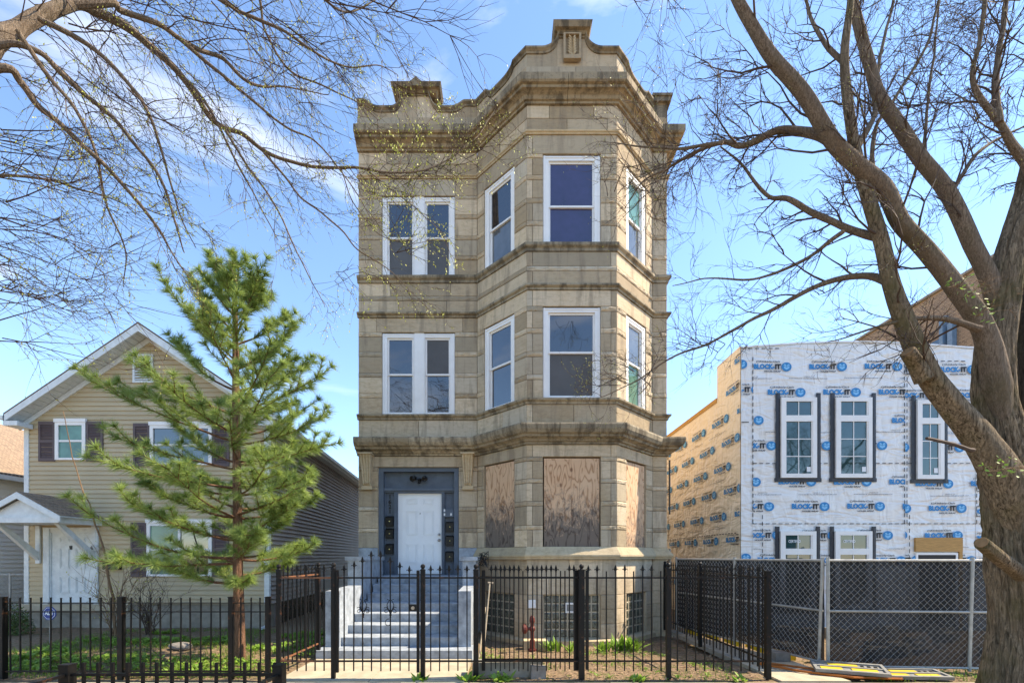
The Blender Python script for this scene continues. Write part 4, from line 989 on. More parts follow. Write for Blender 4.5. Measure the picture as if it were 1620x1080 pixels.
# dashed seam lines
m = MB()
def dash(fr, u0, z0, u1, z1, off=.036):
    L = math.hypot(u1-u0, z1-z0); n = int(L/.16)
    for k in range(n):
        ta, tb = k/n, (k+.6)/n; a = (u0+(u1-u0)*ta, z0+(z1-z0)*ta); b_ = (u0+(u1-u0)*tb, z0+(z1-z0)*tb)
        if abs(u1-u0) > abs(z1-z0): fr.box(m, a[0], b_[0], off-.002, off, a[1]-.009, a[1]+.009)
        else: fr.box(m, a[0]-.009, a[0]+.009, off-.001, off, min(a[1], b_[1]), max(a[1], b_[1]))
for x_ in (1190, 1433, 1429, 1543): dash(FK, UK(x_), 2.62, UK(x_), 6.8)
dash(FK, UK(1205), .2, UK(1205), 2.9); dash(FK, UK(1437), .2, UK(1437), 2.9)
for y_ in (828, 733, 668): dash(FK, .28 if y_ != 668 else 0, PZ(y_, 11.3), 7.0 if y_ != 668 else .3, PZ(y_, 11.3))
dash(FK, 0, PZ(552, 11.3), 1.0, PZ(552, 11.3)); dash(FK, 4.1, PZ(572, 11.3), 5.6, PZ(572, 11.3))
dash(FL, .2, 2.4, 8.9, 2.4); dash(FL, 4, 2.5, 4, 5.9)
m.build('printed_dashes', M['pblack'], K, kind='stuff')
def kwindow(px0, px1, py0, pym, py1, cols, rows_, tape=True):
    f = FK; u0, u1, z1, zm, z0 = UK(px0), UK(px1), PZ(py0, 11.3), PZ(pym, 11.3), PZ(py1, 11.3); t = .10
    m = MB()
    for a in ((u0, u0+t, z0, z1), (u1-t, u1, z0, z1), (u0+t, u1-t, z1-t, z1), (u0+t, u1-t, z0, z0+t), (u0+t, u1-t, zm-t*.75, zm+t*.75)): f.box(m, a[0], a[1], .01, .088, a[2], a[3])
    for a in ((u0+t, u0+t+.03, z0+t, zm-t*.75), (u1-t-.03, u1-t, z0+t, zm-t*.75), (u0+t, u0+t+.03, zm+t*.75, z1-t), (u1-t-.03, u1-t, zm+t*.75, z1-t)): f.box(m, a[0], a[1], .01, .075, a[2], a[3])
    w_ = m.build('window', M['white'], K)
    for za, zb, r_ in ((z0+t, zm-t*.75, rows_), (zm+t*.75, z1-t, 1)):
        cw_ = (u1-u0-2*t)/cols
        for i in range(cols):
            for j in range(r_):
                a, c_ = u0+t+cw_*i, za+(zb-za)*j/r_; tl = rnd.uniform(-.0015, .0015)
                m = MB(); m.face([f.p(a, .054+tl, c_), f.p(a+cw_, .054-tl, c_), f.p(a+cw_, .054-tl, c_+(zb-za)/r_), f.p(a, .054+tl, c_+(zb-za)/r_)]); m.build('pane', M['glasst'], w_)
        m = MB()
        for i in range(1, cols): f.box(m, u0+t+cw_*i-.010, u0+t+cw_*i+.010, .058, .066, za, zb)
        for j in range(1, r_): f.box(m, u0+t, u1-t, .058, .064, za+(zb-za)*j/r_-.010, za+(zb-za)*j/r_+.010)
        m.build('muntin', M['white'], w_)
    m = MB(); f.box(m, u1-t-.14, u1-t-.04, .062, .064, z0+t+.05, z0+t+.17); m.build('sticker', M['paper'], w_)
    if tape:
        for a, b_ in ((u0-.12, u0-.005), (u1+.005, u1+.12)):
            m = MB(); n = 26; zl, zh = z0-.09, z1+.12
            for j in range(n+1):
                z = zl+(zh-zl)*j/n; w1 = rnd.uniform(-.006, .006); w2 = rnd.uniform(-.006, .006)
                m.v += [tuple(f.p(a+w1, .044, z)), tuple(f.p((a+b_)/2, .046+rnd.uniform(0, .008), z)), tuple(f.p(b_+w2*.3, .044, z))]
            for j in range(n):
                for i in (0, 1): q = j*3+i; m.f.append((q, q+1, q+4, q+3)); m.m.append(0)
            m.build('flashing_tape', M['tape'], w_)
        m = MB(); f.box(m, u0-.14, u1+.14, .03, .043, z0-.10, z0-.004); m.build('flashing_tape', M['tape'], w_)
kwindow(1233, 1289, 630, 663, 756, 2, 3); kwindow(1319, 1376, 630, 663, 756, 2, 3); kwindow(1447, 1489, 634, 667, 758, 2, 3)
kwindow(1232, 1288, 840, 872, 962, 2, 3); kwindow(1318, 1376, 840, 872, 962, 2, 3)
for u in (UK(1240), UK(1326)):
    me = fit(text_mesh('CERTIFIED', .2, M['paper'], 0, .004), 0, .30, 0, .07); link('window_lettering', me, K, loc=FK.p(u+.08, .062, PZ(858, 11.3)))
f = FK
m = MB(); f.box(m, UK(1445), UK(1519), .02, .07, PZ(872, 11.3), PZ(850, 11.3)); f.box(m, UK(1514), UK(1519), .02, .065, 0, PZ(872, 11.3)); dh = m.build('door_header', M['ply2'], K)
m = MB(); a, b_, zt_ = UK(1446), UK(1512), PZ(874, 11.3)
f.box(m, a, a+.05, .02, .06, 0, zt_); f.box(m, b_-.05, b_, .02, .06, 0, zt_); f.box(m, a+.05, b_-.05, .02, .06, zt_-.05, zt_); m.build('door_frame', M['white'], K)
m = MB(); m.face([f.p(a+.05, .045, 0), f.p(b_-.05, .045, 0), f.p(b_-.05, .045, zt_-.05), f.p(a+.05, .045, zt_-.05)]); m.build('dark_interior_sheet', M['pblack'], K)  # black sheet painted in for the unlit interior behind the doorway

# ------------------------------------------------------------------ iron fences
YF = 6.7
def picket_mesh(h, r=.008):
    m = MB(); m.box(-r, -r, 0, r, r, h); return m.mesh('picket', M['iron'])
fm = MB()
fm.prism([Vector((0, -.004, .0)), Vector((.012, -.004, .035)), Vector((.019, -.004, .05)), Vector((0, -.004, .105)), Vector((-.019, -.004, .05)), Vector((-.012, -.004, .035))], (0, .008, 0))
for s_ in (-1, 1): fm.tube([Vector((s_*.004, 0, .005)), Vector((s_*.02, 0, .035)), Vector((s_*.036, 0, .036)), Vector((s_*.042, 0, .02))], [.006, .007, .006, .003], 4)
fm.ball((0, 0, -.005), .013, 6, 4)
FIN = fm.mesh('finial', M['iron'])
bm_ = MB(); bm_.ball((0, 0, .045), .036, 8, 6); bm_.tube([(0, 0, 0), (0, 0, .02)], [.03, .02], 8); BALL = bm_.mesh('ball_finial', M['iron'])
pk_cache = {}
def pk(h):
    h = round(h, 2)
    if h not in pk_cache: pk_cache[h] = picket_mesh(h)
    return pk_cache[h]
def post(t, x, y, w_, h, ball=True, base=0, mat='iron'):
    m = MB(); m.box(-w_/2, -w_/2, 0, w_/2, w_/2, h); m.box(-w_/2-.004, -w_/2-.004, h, w_/2+.004, w_/2+.004, h+.012)
    p_ = link('post', m.mesh('post', M[mat]), t, loc=(x, y, base))
    if ball: link('ball_finial', BALL, p_, loc=(0, 0, h+.012))
    return p_
def rail(t, a, b_, z, w_=.012, hh=.012, mat='iron', z2=None):
    m = MB(); a = Vector((a[0], a[1], z)); b_ = Vector((b_[0], b_[1], z if z2 is None else z2)); d = (b_-a); n_ = Vector((-d.y, d.x, 0)).normalized()
    m.obox(a-n_*w_-Vector((0, 0, hh)), d, n_*2*w_, Vector((0, 0, 2*hh))); return m.build('rail', M[mat], t)
def ifence(t, items, a, b_, y, z0=.12, ztop=1.575, zr=(1.49, .265), railmat='iron'):
    """items: list of (px, style) style 1 finial, 0 plain, or (px, tip_z)"""
    for z in zr: rail(t, (a, y), (b_, y), z, mat=railmat)
    for px, s_ in items:
        x = PX(px, y); tp = ztop
        if s_ > 1.05: tp = s_-.105
        o = link('picket', pk(tp-z0+(0 if s_ else .01)), t, loc=(x, y+rnd.uniform(-.002, .002), z0+rnd.uniform(-.004, .004)), rot=(rnd.uniform(-.004, .004), rnd.uniform(-.004, .004), 0))
        if s_: link('finial', FIN, o, loc=(0, 0, round(tp-z0, 2)), rot=(0, 0, rnd.uniform(-.25, .25)))
g_ = 'ornamental iron fence runs around the greystone yard'
t = thing('iron_fence', 'short rusty black iron fence panel left of the front gate, beside the steps', 'fence', (PX(482, YF), YF, 0), g_)
post(t, PX(441, YF), YF, .055, 1.60); post(t, PX(527.5, YF), YF, .055, 1.62)
ifence(t, [(456+14.2*i, 1) for i in range(5)], PX(441, YF), PX(527, YF), YF, railmat='rust')
t = thing('iron_fence', 'rusty iron side fence running back from the left corner post to the steps', 'fence', (PX(441, YF), 7.4, 0), g_)
sx_ = PX(441, YF)
for z in (1.49, .265): rail(t, (sx_, YF+.03), (sx_+.02, 8.05), z, mat='rust')
for i in range(9):
    y = YF+.14*(i+1); o = link('picket', pk(1.45), t, loc=(sx_+.002*i, y, .12)); link('finial', FIN, o, loc=(0, 0, 1.45), rot=(0, 0, 1.57))
post(t, sx_+.02, 8.07, .06, 1.60)
t = thing('iron_gate', 'closed black iron gate with arched spear finials, scrolls and a lock before the steps', 'gate', (PX(596, YF), YF, 0))
for px in (533.5, 661.5):
    m = MB(); m.box(-.02, -.02, 0, .02, .02, 1.50); link('stile', m.mesh('stile', M['iron']), t, loc=(PX(px, YF), YF, .10))
ifence(t, [(544.5, 1.69), (559.5, 1.74), (573.8, 1.81), (587.8, 1.90), (602.7, 1.89), (617.8, 1.80), (633, 1.73), (647, 1.675)], PX(533.5, YF), PX(661.5, YF), YF)
lk = MB(); x = PX(654, YF); lk.box(x-.05, YF-.03, 1.0, x+.055, YF+.03, 1.10); lk_ = lk.build('lock_box', M['black'], t)
lk = MB(); lk.tube([(x, YF-.045, 1.05), (x, YF-.03, 1.05)], .026, 12); lk.build('lock_cylinder', M['brass'], lk_)
def scroll(px, extra):
    m = MB(); x = PX(px, YF); zc = 1.0; y = YF-.012
    for s_ in (-1, 1):
        m.tube([Vector((x, y, zc-.06)), Vector((x+s_*.03, y, zc+.03)), Vector((x+s_*.052, y, zc+.09)), Vector((x+s_*.03, y, zc+.14)), Vector((x+s_*.012, y, zc+.16)), Vector((x+s_*.05, y, zc+.175))], .006, 5)
        pts_ = [Vector((x+s_*(.055+(.05-.004*k)*math.cos(math.pi-k*.62)), y, zc-.005+(.042-.0035*k)*math.sin(math.pi-k*.62)*1.0)) for k in range(10)]
        m.tube(pts_, .0055, 5); m.tube([Vector((x+s_*.02, y, zc)), Vector((x+s_*.06, y, zc+.065)), Vector((x+s_*.09, y, zc+.05))], .006, 5)
    m.ball((x, y, zc-.05), .02, 6, 4, (1, .6, 1.2)); m.ball((x, y, zc-.085), .015, 6, 4)
    if extra: m.tube([Vector((x-.03+.055*math.cos(1.3+k*.55)*(1-.05*k), y, zc-.17+.06*math.sin(1.3+k*.55)*(1-.05*k))) for k in range(11)], .0055, 5)
    m.build('scroll_ornament', M['iron'], t)
scroll(575, False); scroll(618, True)
t = thing('iron_fence', 'black iron fence panel with mixed finials between the gate and the double posts', 'fence', (PX(705, YF), YF, 0), g_)
post(t, PX(669, YF), YF, .065, 1.60); ifence(t, [(681.5, 1), (695.5, 1), (710, 1), (724.5, 1), (739, 1)], PX(669, YF), PX(753, YF), YF); post(t, PX(753, YF), YF, .072, 1.60)
t = thing('iron_gate', 'second iron gate leaf swung flat behind the fence right of the steps', 'gate', (PX(840, 6.85), 6.85, 0))
for px in (765, 912):
    m = MB(); m.box(-.025, -.025, 0, .025, .025, 1.50); link('stile', m.mesh('stile', M['iron']), t, loc=(PX(px, 6.82), 6.82, .10))
ifence(t, [(769+15+14.6*i, 1 if i not in (3, 7) else 0) for i in range(9)], PX(765, 6.82), PX(912, 6.82), 6.82)
t = thing('iron_fence', 'long black iron fence with spear finials in front of the boarded bay', 'fence', (PX(980, YF), YF, 0), g_)
ifence(t, [(777+14.6*i, 1 if i != 8 else 0) for i in range(10)]+[(930.5, 1), (945, 1), (959.3, 0), (973.6, 1), (988, 1), (1002.3, 0), (1017, 1), (1031, 1), (1045.8, 0)]+
       [(1071.6, 1), (1086, 0), (1100.5, 1), (1114.7, 1), (1129, 0), (1144, 1), (1157.5, 1), (1172.4, 1), (1186, 1), (1201, 1)], PX(753, YF), PX(1215, YF), YF)
post(t, PX(920, YF), YF, .082, 1.60); post(t, PX(1057.5, YF), YF, .065, 1.62); post(t, PX(1214.5, YF), YF, .072, 1.58, ball=False)
m = MB(); x = PX(928, YF); m.box(x-.02, YF-.05, .15, x+.02, YF-.01, 1.6); m.build('gate_stop', M['iron'], t)
t = thing('iron_fence', 'iron side fence running back along the gangway to the greystone corner', 'fence', (3.86, 9, 0), g_)
for z in (1.49, .265): rail(t, (3.86, YF+.04), (3.92, 11.2), z)
i = 0; y = YF+.14
while y < 11.2:
    o = link('picket', pk(1.45), t, loc=(3.86+.0133*(y-YF), y, .12)); link('finial', FIN, o, loc=(0, 0, 1.45), rot=(0, 0, 1.57)); y += .14
post(t, 3.89, 9.1, .06, 1.6); post(t, 3.92, 11.2, .06, 1.6)
# lawn fence
YL = 6.7
t = thing('iron_fence', 'low plain black picket fence along the lawn of the tan house', 'fence', (PX(210, YL), YL, 0))
for z in (.99, 1.12): rail(t, (PX(-120, YL), YL), (PX(424, YL), YL), z, w_=.010, hh=.007)
rail(t, (PX(-120, YL), YL), (PX(424, YL), YL), .115)
m = MB(); m.box(-.008, -.008, 0, .008, .008, 1.10); m.box(-.010, -.010, 1.10, .010, .010, 1.11); lp = m.mesh('picket', M['iron'])
px = -110
while px < 420:
    if not any(abs(px-q) < 6 for q in (4, 192, 366, 424)): link('picket', lp, t, loc=(PX(px, YL), YL, .09+rnd.uniform(-.006, .006)), rot=(0, rnd.uniform(-.01, .01), 0))
    px += 15.83
for px, w_ in ((4, .08), (192, .072), (366, .062), (424, .06)): post(t, PX(px, YL), YL, w_, 1.20, ball=False)
# tree pit guard in the foreground
YG = 4.2
t = thing('tree_pit_guard', 'low weathered metal guard fence in the left foreground beside the sidewalk', 'fence', (PX(270, YG), YG, 0))
for px, dy in ((107, 0), (442, 0)):
    for yy in (YG, YG-1.1): post(t, PX(px, YG), yy, .088, .80, ball=False)
for z in (.715, .2):
    rail(t, (PX(112, YG), YG), (PX(437, YG), YG), z, w_=.018, hh=.012)
    for px in (107, 442): rail(t, (PX(px, YG), YG-1.1), (PX(px, YG), YG), z, w_=.018, hh=.012)
m = MB(); m.box(-.011, -.011, 0, .011, .011, .72); gp = m.mesh('picket', M['iron'])
px = 132.5
while px < 436: link('picket', gp, t, loc=(PX(px, YG), YG, .105), rot=(0, rnd.uniform(-.012, .012), 0)); px += 23.2
# chain link
def chain(t, a, b_, z0, z1, posts, privacy=True, pitch=.05, r=.0026, mid=.93):
    a, b_ = Vector((*a, 0)), Vector((*b_, 0)); d = b_-a; L = d.length; d.normalize(); n_ = Vector((d.y, -d.x, 0))
    m = MB(); k = 0; nz = int((z1-z0)/pitch)
    for i in range(int(L/pitch)):
        pts_ = [a+d*(pitch*(i+(j+i) % 2))+n_*(.004 if j % 2 else -.004)+Vector((0, 0, z0+(z1-z0)*j/nz)) for j in range(nz+1)]
        m.tube(pts_, r, 3, cap=False)
    m.build('wire_mesh', M['wire'], t, kind='stuff')
    for z in (z0, mid, z1):
        if z is None: continue
        m = MB(); m.tube([a+Vector((0, 0, z)), b_+Vector((0, 0, z))], .019, 8); m.build('rail', M['galv'], t)
    for s_, lean in posts:
        m = MB(); m.tube([a+d*s_+Vector((0, 0, .0)), a+d*(s_+lean)+Vector((0, 0, z1+.05))], .026, 10); m.build('post', M['galv'], t)
    if privacy:
        m = MB(); nu = int(L/.12); nz = 14
        for j in range(nz+1):
            for i in range(nu+1):
                u = L*i/nu; z = z0+(z1-z0)*j/nz; q = a+d*u-n_*(.03+.016*noise.noise(Vector((u*2, z*2, 0)))); m.v.append((q.x, q.y, z))
        for j in range(nz):
            for i in range(nu): q = j*(nu+1)+i; m.f.append((q, q+1, q+nu+2, q+nu+1)); m.m.append(0)
        m.build('privacy_screen', M['privacy'], t, smooth=True)
t = thing('chain_link_fence', 'galvanised chain link construction fence with black screen facing the street', 'fence', (7.5, 7.3, 0))
chain(t, (5.17, 7.3), (10.2, 6.95), .05, 1.74, ((.0, 0), (2.12, .05), (4.3, 0)))
t = thing('chain_link_fence', 'galvanised chain link fence with black screen receding along the gangway', 'fence', (4.7, 9.2, 0))
chain(t, (4.2, 11.2), (5.11, 7.33), .10, 1.74, ((0, 0), (2.0, .0), (3.9, 0.07)))
t = thing('chain_link_fence', 'small rusty chain link fence between the white house and tan house', 'fence', (-13, 11.9, 0))
chain(t, (-13.85, 11.8), (-12.3, 11.8), .3, 1.33, ((1.0, 0),), privacy=False, mid=None, pitch=.06)

# ------------------------------------------------------------------ small things
sgn_ = thing('yard_sign', 'blue octagonal security sign on a short stake before the tan house', 'sign', P(78, 1000, 9.6))
c0 = P(78, 969.5, 9.6); m = MB(); m.prism([c0+Vector((.15*math.cos(R(22.5+45*k)), 0, .15*math.sin(R(22.5+45*k)))) for k in range(8)], (0, .01, 0)); sg = m.build('sign_plate', M['signblue'], sgn_)
me = fit(text_mesh('ADT', .1, M['paper'], .001, .004), -.095, .095, -.035, .05); link('lettering', me, sg, loc=c0+Vector((0, -.003, 0)))
me = disc(0, 0, .13, .13, 0, 8, R(22.5), R(382.5), hole=.93); me.materials.clear(); me.materials.append(M['paper']); link('border', me, sg, loc=c0+Vector((0, -.003, 0)))
m = MB(); m.tube([c0+Vector((0, .015, -.15)), Vector((c0.x, 9.615, -.1))], .012, 6); m.build('stake', M['galv'], sgn_)
rk = MB(); rk.ball((0, 0, 0), .22, 12, 8, (1.1, .6, .38)); rk.v = [tuple(Vector(v)*(1+.25*noise.noise(Vector(v)*6))) for v in rk.v]
o = link('rock', rk.mesh('rock', M['rock']), None, loc=P(287, 1000, 8.9)+Vector((0, 0, .18-.0))); o.location.z = .05; tag(o, 'pale grey rock lying on the shaded lawn of the tan house', 'rock')
# fire department connection
fc = thing('standpipe', 'red standpipe with a capped side outlet before the basement windows', 'standpipe', (.50, 9.3, -.15))
x, y = PX(842, 9.3), 9.3
m = MB(); m.tube([(x, y, -.1), (x, y, .10)], .055, 10); m.tube([(x, y, -.12), (x, y, -.08)], .09, 10); m.tube([(x, y, .10), (x, y, .52)], .038, 10); m.tube([(x, y, .46), (x, y, .50), (x, y, .56), (x, y, .60)], [.055, .06, .05, .02], 10); m.ball((x, y, .33), .065, 10, 6); m.build('riser', M['red'], fc)
m = MB(); m.tube([(x, y, .33), (x-.10, y-.02, .33)], .035, 8); m.tube([(x-.10, y-.02, .33), (x-.13, y-.02, .33), (x-.19, y-.03, .33), (x-.21, y-.03, .33)], [.05, .10, .10, .05], 14); m.build('outlet', M['red'], fc)
bl = MB(); bl.box(0, 0, 0, .50, .30, .20); o = link('stone_block', bl.mesh('stone_block', M['ledge']), None, loc=(PX(829, 9.5), 9.5, -.16)); tag(o, 'pale limestone block on the soil behind the red standpipe', 'stone')
bl = MB(); bl.box(0, 0, 0, 1.06, .22, .24); bl.v = [tuple(Vector(v)+Vector((0, 0, .03*noise.noise(Vector(v)*3)))) for v in bl.v]
o = link('stone_slab', bl.mesh('stone_slab', M['conc2']), None, loc=(PX(747, 6.8), 6.86, -.03)); tag(o, 'long weathered brown stone slab on edge under the gate leaf', 'stone')
bl = MB(); bl.box(0, 0, 0, .22, .12, .2); o = link('stone_block', bl.mesh('stone_block', M['rock']), None, loc=(PX(840, 6.8), 6.74, -.02), rot=(0, .05, .1)); tag(o, 'small pale broken stone against the end of the brown slab', 'stone')
nt_ = MB(); FC.box(nt_, .04, .20, .008, .014, .66, .84); o = nt_.build('paper_notice', M['paper']); tag(o, 'white paper notice stuck on the basement corner stone above the red standpipe', 'notice')
for i, (a, b_) in enumerate((((764, 1043), (775, 921)), ((758, 1040), (768, 960)))):
    m = MB(); pa = P(*a, 8.3); pb = P(*b_, 9.0+.35*i); m.tube([pa, pb], .014, 6)
    if i == 0: m.tube([pb+Vector((-.04, 0, 0)), pb+Vector((.07, 0, -.01))], .02, 6)
    o = m.build('garden_pole', M['polewood']); tag(o, ('tall wooden tool handle leaning beside the steps wall', 'shorter wooden stick leaning beside the steps wall')[i], 'pole')
m = MB(); rr = random.Random(3)
for k in range(9):
    c0 = P(765, 880, 9.9); pts_ = [c0+Vector((rr.uniform(-.12, .12), rr.uniform(-.08, .05), rr.uniform(-.25, .12))) for _ in range(7)]; m.tube(pts_, rr.uniform(.005, .012), 5)
o = m.build('cable_bundle', M['black']); tag(o, 'tangled black cable bundle hanging beside the right porch wall', 'cable')
o = bpy.data.objects[-1] if False else None
m = MB(); m.tube([(4.08, D-.02, 4.2), (4.08, D-.02, 2.85)], .018, 6); m.build('conduit', M['black'], B)
m = MB(); m.tube([(4.12, D+.1, 2.0), (4.12, D+.1, 0)], .035, 8); m.build('vent_pipe', M['conc2'], B)
# fallen barricade
def barr(lab, c, rz, tilt):
    t_ = thing('plastic_barricade', lab, 'barricade', c, 'plastic barricades lying by the chain link fence')
    Mx = Matrix.Translation(Vector(c)) @ Matrix.Rotation(rz, 4, 'Z') @ Matrix.Rotation(tilt, 4, 'X') @ Matrix.Scale(.84, 4)
    def add(nm, mat, boxes):
        m = MB()
        for a in boxes: m.box(*a)
        m.v = [tuple(Mx @ Vector(v)) for v in m.v]; m.build(nm, mat, t_)
    add('panel', M['greyp'], [(-.55, -.22, 0, .55, -.17, .06), (-.55, .17, 0, .55, .22, .06), (-.55, -.17, 0, -.50, .17, .06), (.50, -.17, 0, .55, .17, .06), (-.50, -.17, .01, .5, .17, .035), (-.50, -.02, .035, .5, .02, .055)])
    add('stripe', M['yellow'], [(-.45, -.15, .035, -.12, -.05, .05)]); add('stripe', M['yellow'], [(.02, -.15, .035, .40, -.05, .05)]); add('stripe', M['yellow'], [(-.3, .05, .035, .15, .13, .05)])
    add('slot', M['black'], [(.2, .06, .036, .25, .13, .042), (.3, .06, .036, .35, .13, .042), (.4, .06, .036, .45, .13, .042)])
barr('grey plastic barricade with yellow stripes lying tilted at the fence corner', (5.2, 6.9, .09), R(-22), R(10))
barr('grey plastic barricade with yellow stripes lying flat nearer the tree', (6.05, 6.8, .03), R(-4), R(6))
of = thing('orange_frame', 'orange plastic fence frame lying on the walk by the chain link fence', 'frame', (4.7, 7.0, .03))
m = MB(); q = [(4.15, 7.45, .05), (4.55, 7.0, .04), (5.1, 6.68, .03), (5.75, 6.6, .03), (5.8, 6.68, .04), (5.2, 6.78, .05), (4.7, 7.12, .06), (4.25, 7.5, .06), (4.15, 7.45, .05)]
m.tube([Vector(p) for p in q], .018, 6); m.build('tube', M['orange'], of)
m = MB()
for k in range(1, 4): m.tube([Vector(q[k]), Vector(q[8-k-0])], .010, 5)
m.build('crossbar', M['orange'], of)
m = MB(); m.v = []; m.box(4.6, 7.75, -.02, 4.85, 8.0, .16); o = m.build('rubble_bag', M['rock']); tag(o, 'pale lump of rubble at the foot of the receding chain link fence', 'rubble')
m = MB()
for k in range(5): y = 7.9+k*.62; xx = 5.17-.25*(y-7.3)-.02; m.box(xx-.05, y, 0, xx+.04, y+.59, .09)
o = m.build('timber_edging', M['yellow']); tag(o, 'yellow timber edging along the foot of the receding chain link fence', 'edging')
# debris behind the screen
m = MB(); rr = random.Random(5)
for k in range(60): x, y = rr.uniform(5.4, 10), rr.uniform(7.8, 10.5); s_ = rr.uniform(.05, .35); m.obox(Vector((x, y, 0)), Vector((s_, rr.uniform(-.1, .1), 0)), Vector((0, s_*.6, 0)), Vector((0, rr.uniform(-.05, .05), rr.uniform(.03, .3))))
o = m.build('building_rubble', M['conc2'], kind='stuff'); tag(o, 'low pile of building rubble behind the screened fence', 'rubble')

# ------------------------------------------------------------------ trees
def catmull(pts, n=6):
    out_ = []; L = len(pts)
    for i in range(L-1):
        p0, p1, p2, p3 = pts[max(i-1, 0)], pts[i], pts[i+1], pts[min(i+2, L-1)]
        for k in range(n):
            t = k/n; out_.append(.5*((2*p1)+(p2-p0)*t+(2*p0-5*p1+4*p2-p3)*t*t+(3*p1-p0-3*p2+p3)*t**3))
    out_.append(pts[-1]); return out_
def rv(r, s=1): return Vector((r.uniform(-s, s), r.uniform(-s, s), r.uniform(-s, s)))
def leafquad(m, p, d, L, w_):
    a = d.orthogonal().normalized()*w_; q = Vector(p); m.face([q, q+d*L*.5+a, q+d*L, q+d*L*.5-a])
def twig(m, mb, p, d, L, r, depth, bias, rg, budp=.5, wig=.28, nch=4, bud=.022):
    n = 5; pts_ = [p]; q = p; dd = d.normalized()
    for i in range(n):
        dd = (dd+rv(rg, wig)+bias*.12).normalized(); q = q+dd*(L/n); pts_.append(q)
    m.tube(pts_, [r*(1-.75*i/n) for i in range(n+1)], 3 if r < .009 else 5, cap=False)
    if mb is not None:
        for i in range(1, n+1):
            if rg.random() < budp*(1 if depth == 0 else .45): leafquad(mb, pts_[i], (dd+rv(rg, .9)).normalized(), bud*rg.uniform(.6, 1.5), bud*.28)
    if depth > 0:
        k = rg.randint(nch-1, nch+1)
        for c_ in range(k):
            i = rg.randint(1, n); base = pts_[i]; t = (pts_[i]-pts_[i-1]).normalized()
            side = t.cross(rv(rg)).normalized(); nd = (t*.75+side*rg.uniform(.45, .85)+bias*.15).normalized()
            twig(m, mb, base, nd, L*rg.uniform(.42, .68), max(r*.55, .0022), depth-1, bias, rg, budp, wig, nch, bud)
def limb(m, pts_, rads, nseg=6, sides=8, gn=.0):
    w_ = catmull([Vector(p) for p in pts_], nseg); L = len(w_); rr = []
    for i in range(L):
        t = i/(L-1)*(len(rads)-1); a = int(min(t, len(rads)-2)); rr.append(rads[a]+(rads[a+1]-rads[a])*(t-a))
    if gn:
        for i in range(1, L-1): w_[i] = w_[i]+Vector((noise.noise(w_[i]*3), noise.noise(w_[i]*3+Vector((9, 0, 0))), noise.noise(w_[i]*3+Vector((0, 9, 0)))))*gn; rr[i] *= 1+.12*noise.noise(w_[i]*7)
    m.tube(w_, rr, sides); return w_, rr
def sprout(m, mb, w_, rr, every, Lr, bias, rg, start=.15, depth=2, budp=.5, nch=4, rad=.45, wig=.28, planar=None, bud=.022, rmax=.012):
    """side twigs along a limb"""
    acc = 0; tot = sum((w_[i+1]-w_[i]).length for i in range(len(w_)-1)); s_ = 0; nxt = tot*start
    for i in range(len(w_)-1):
        seg = w_[i+1]-w_[i]; l = seg.length; t = seg.normalized()
        while nxt < s_+l:
            p = w_[i]+seg*((nxt-s_)/l); side = t.cross(rv(rg)).normalized()
            if planar: side = (side+planar*.6).normalized()
            d = (t*rg.uniform(.5, 1.0)+side*rg.uniform(.6, 1.0)+bias*.3).normalized(); f_ = 1-.35*(nxt/tot)
            twig(m, mb, p+side*rr[i]*.5, d, rg.uniform(*Lr)*f_, min(rmax, max(.0035, rr[i]*rad)), depth, bias, rg, budp, wig, nch, bud); nxt += every*rg.uniform(.6, 1.4)
        s_ += l
def rough_trunk(name, par, pts_, rads, mat, sides=72, nseg=22, furrow=.03, fs=9):
    w_ = catmull([Vector(p) for p in pts_], nseg); L = len(w_); m = MB()
    for i in range(L):
        t = i/(L-1)*(len(rads)-1); a = int(min(t, len(rads)-2)); r0 = rads[a]+(rads[a+1]-rads[a])*(t-a)
        d = (w_[min(i+1, L-1)]-w_[max(i-1, 0)]).normalized(); A = d.cross(Vector((0, 1, 0))).normalized(); Bv = A.cross(d)
        for j in range(sides):
            th = 2*math.pi*j/sides; h = i/nseg*.7
            ca, sa = math.cos(th), math.sin(th); big = noise.noise(Vector((ca*1.4, sa*1.4, w_[i].z*.9)))*.13
            rid = noise.noise(Vector((ca*fs*r0*2.2, sa*fs*r0*2.2, w_[i].z*1.7+ca))); rid2 = noise.noise(Vector((ca*fs*r0*5, sa*fs*r0*5, w_[i].z*4.5)))
            rid = 1-2*abs(rid); r_ = r0*(1+big)+furrow*(rid*.8+rid2*.35)*min(1, r0/.25)
            m.v.append(tuple(w_[i]+A*(r_*ca)+Bv*(r_*sa)))
    for i in range(L-1):
        for j in range(sides): q = i*sides; m.f.append((q+j, q+(j+1) % sides, q+sides+(j+1) % sides, q+sides+j)); m.m.append(0)
    m.f.append(tuple((L-1)*sides+j for j in range(sides))); m.m.append(0)
    return m.build(name, M[mat], par, smooth=True)

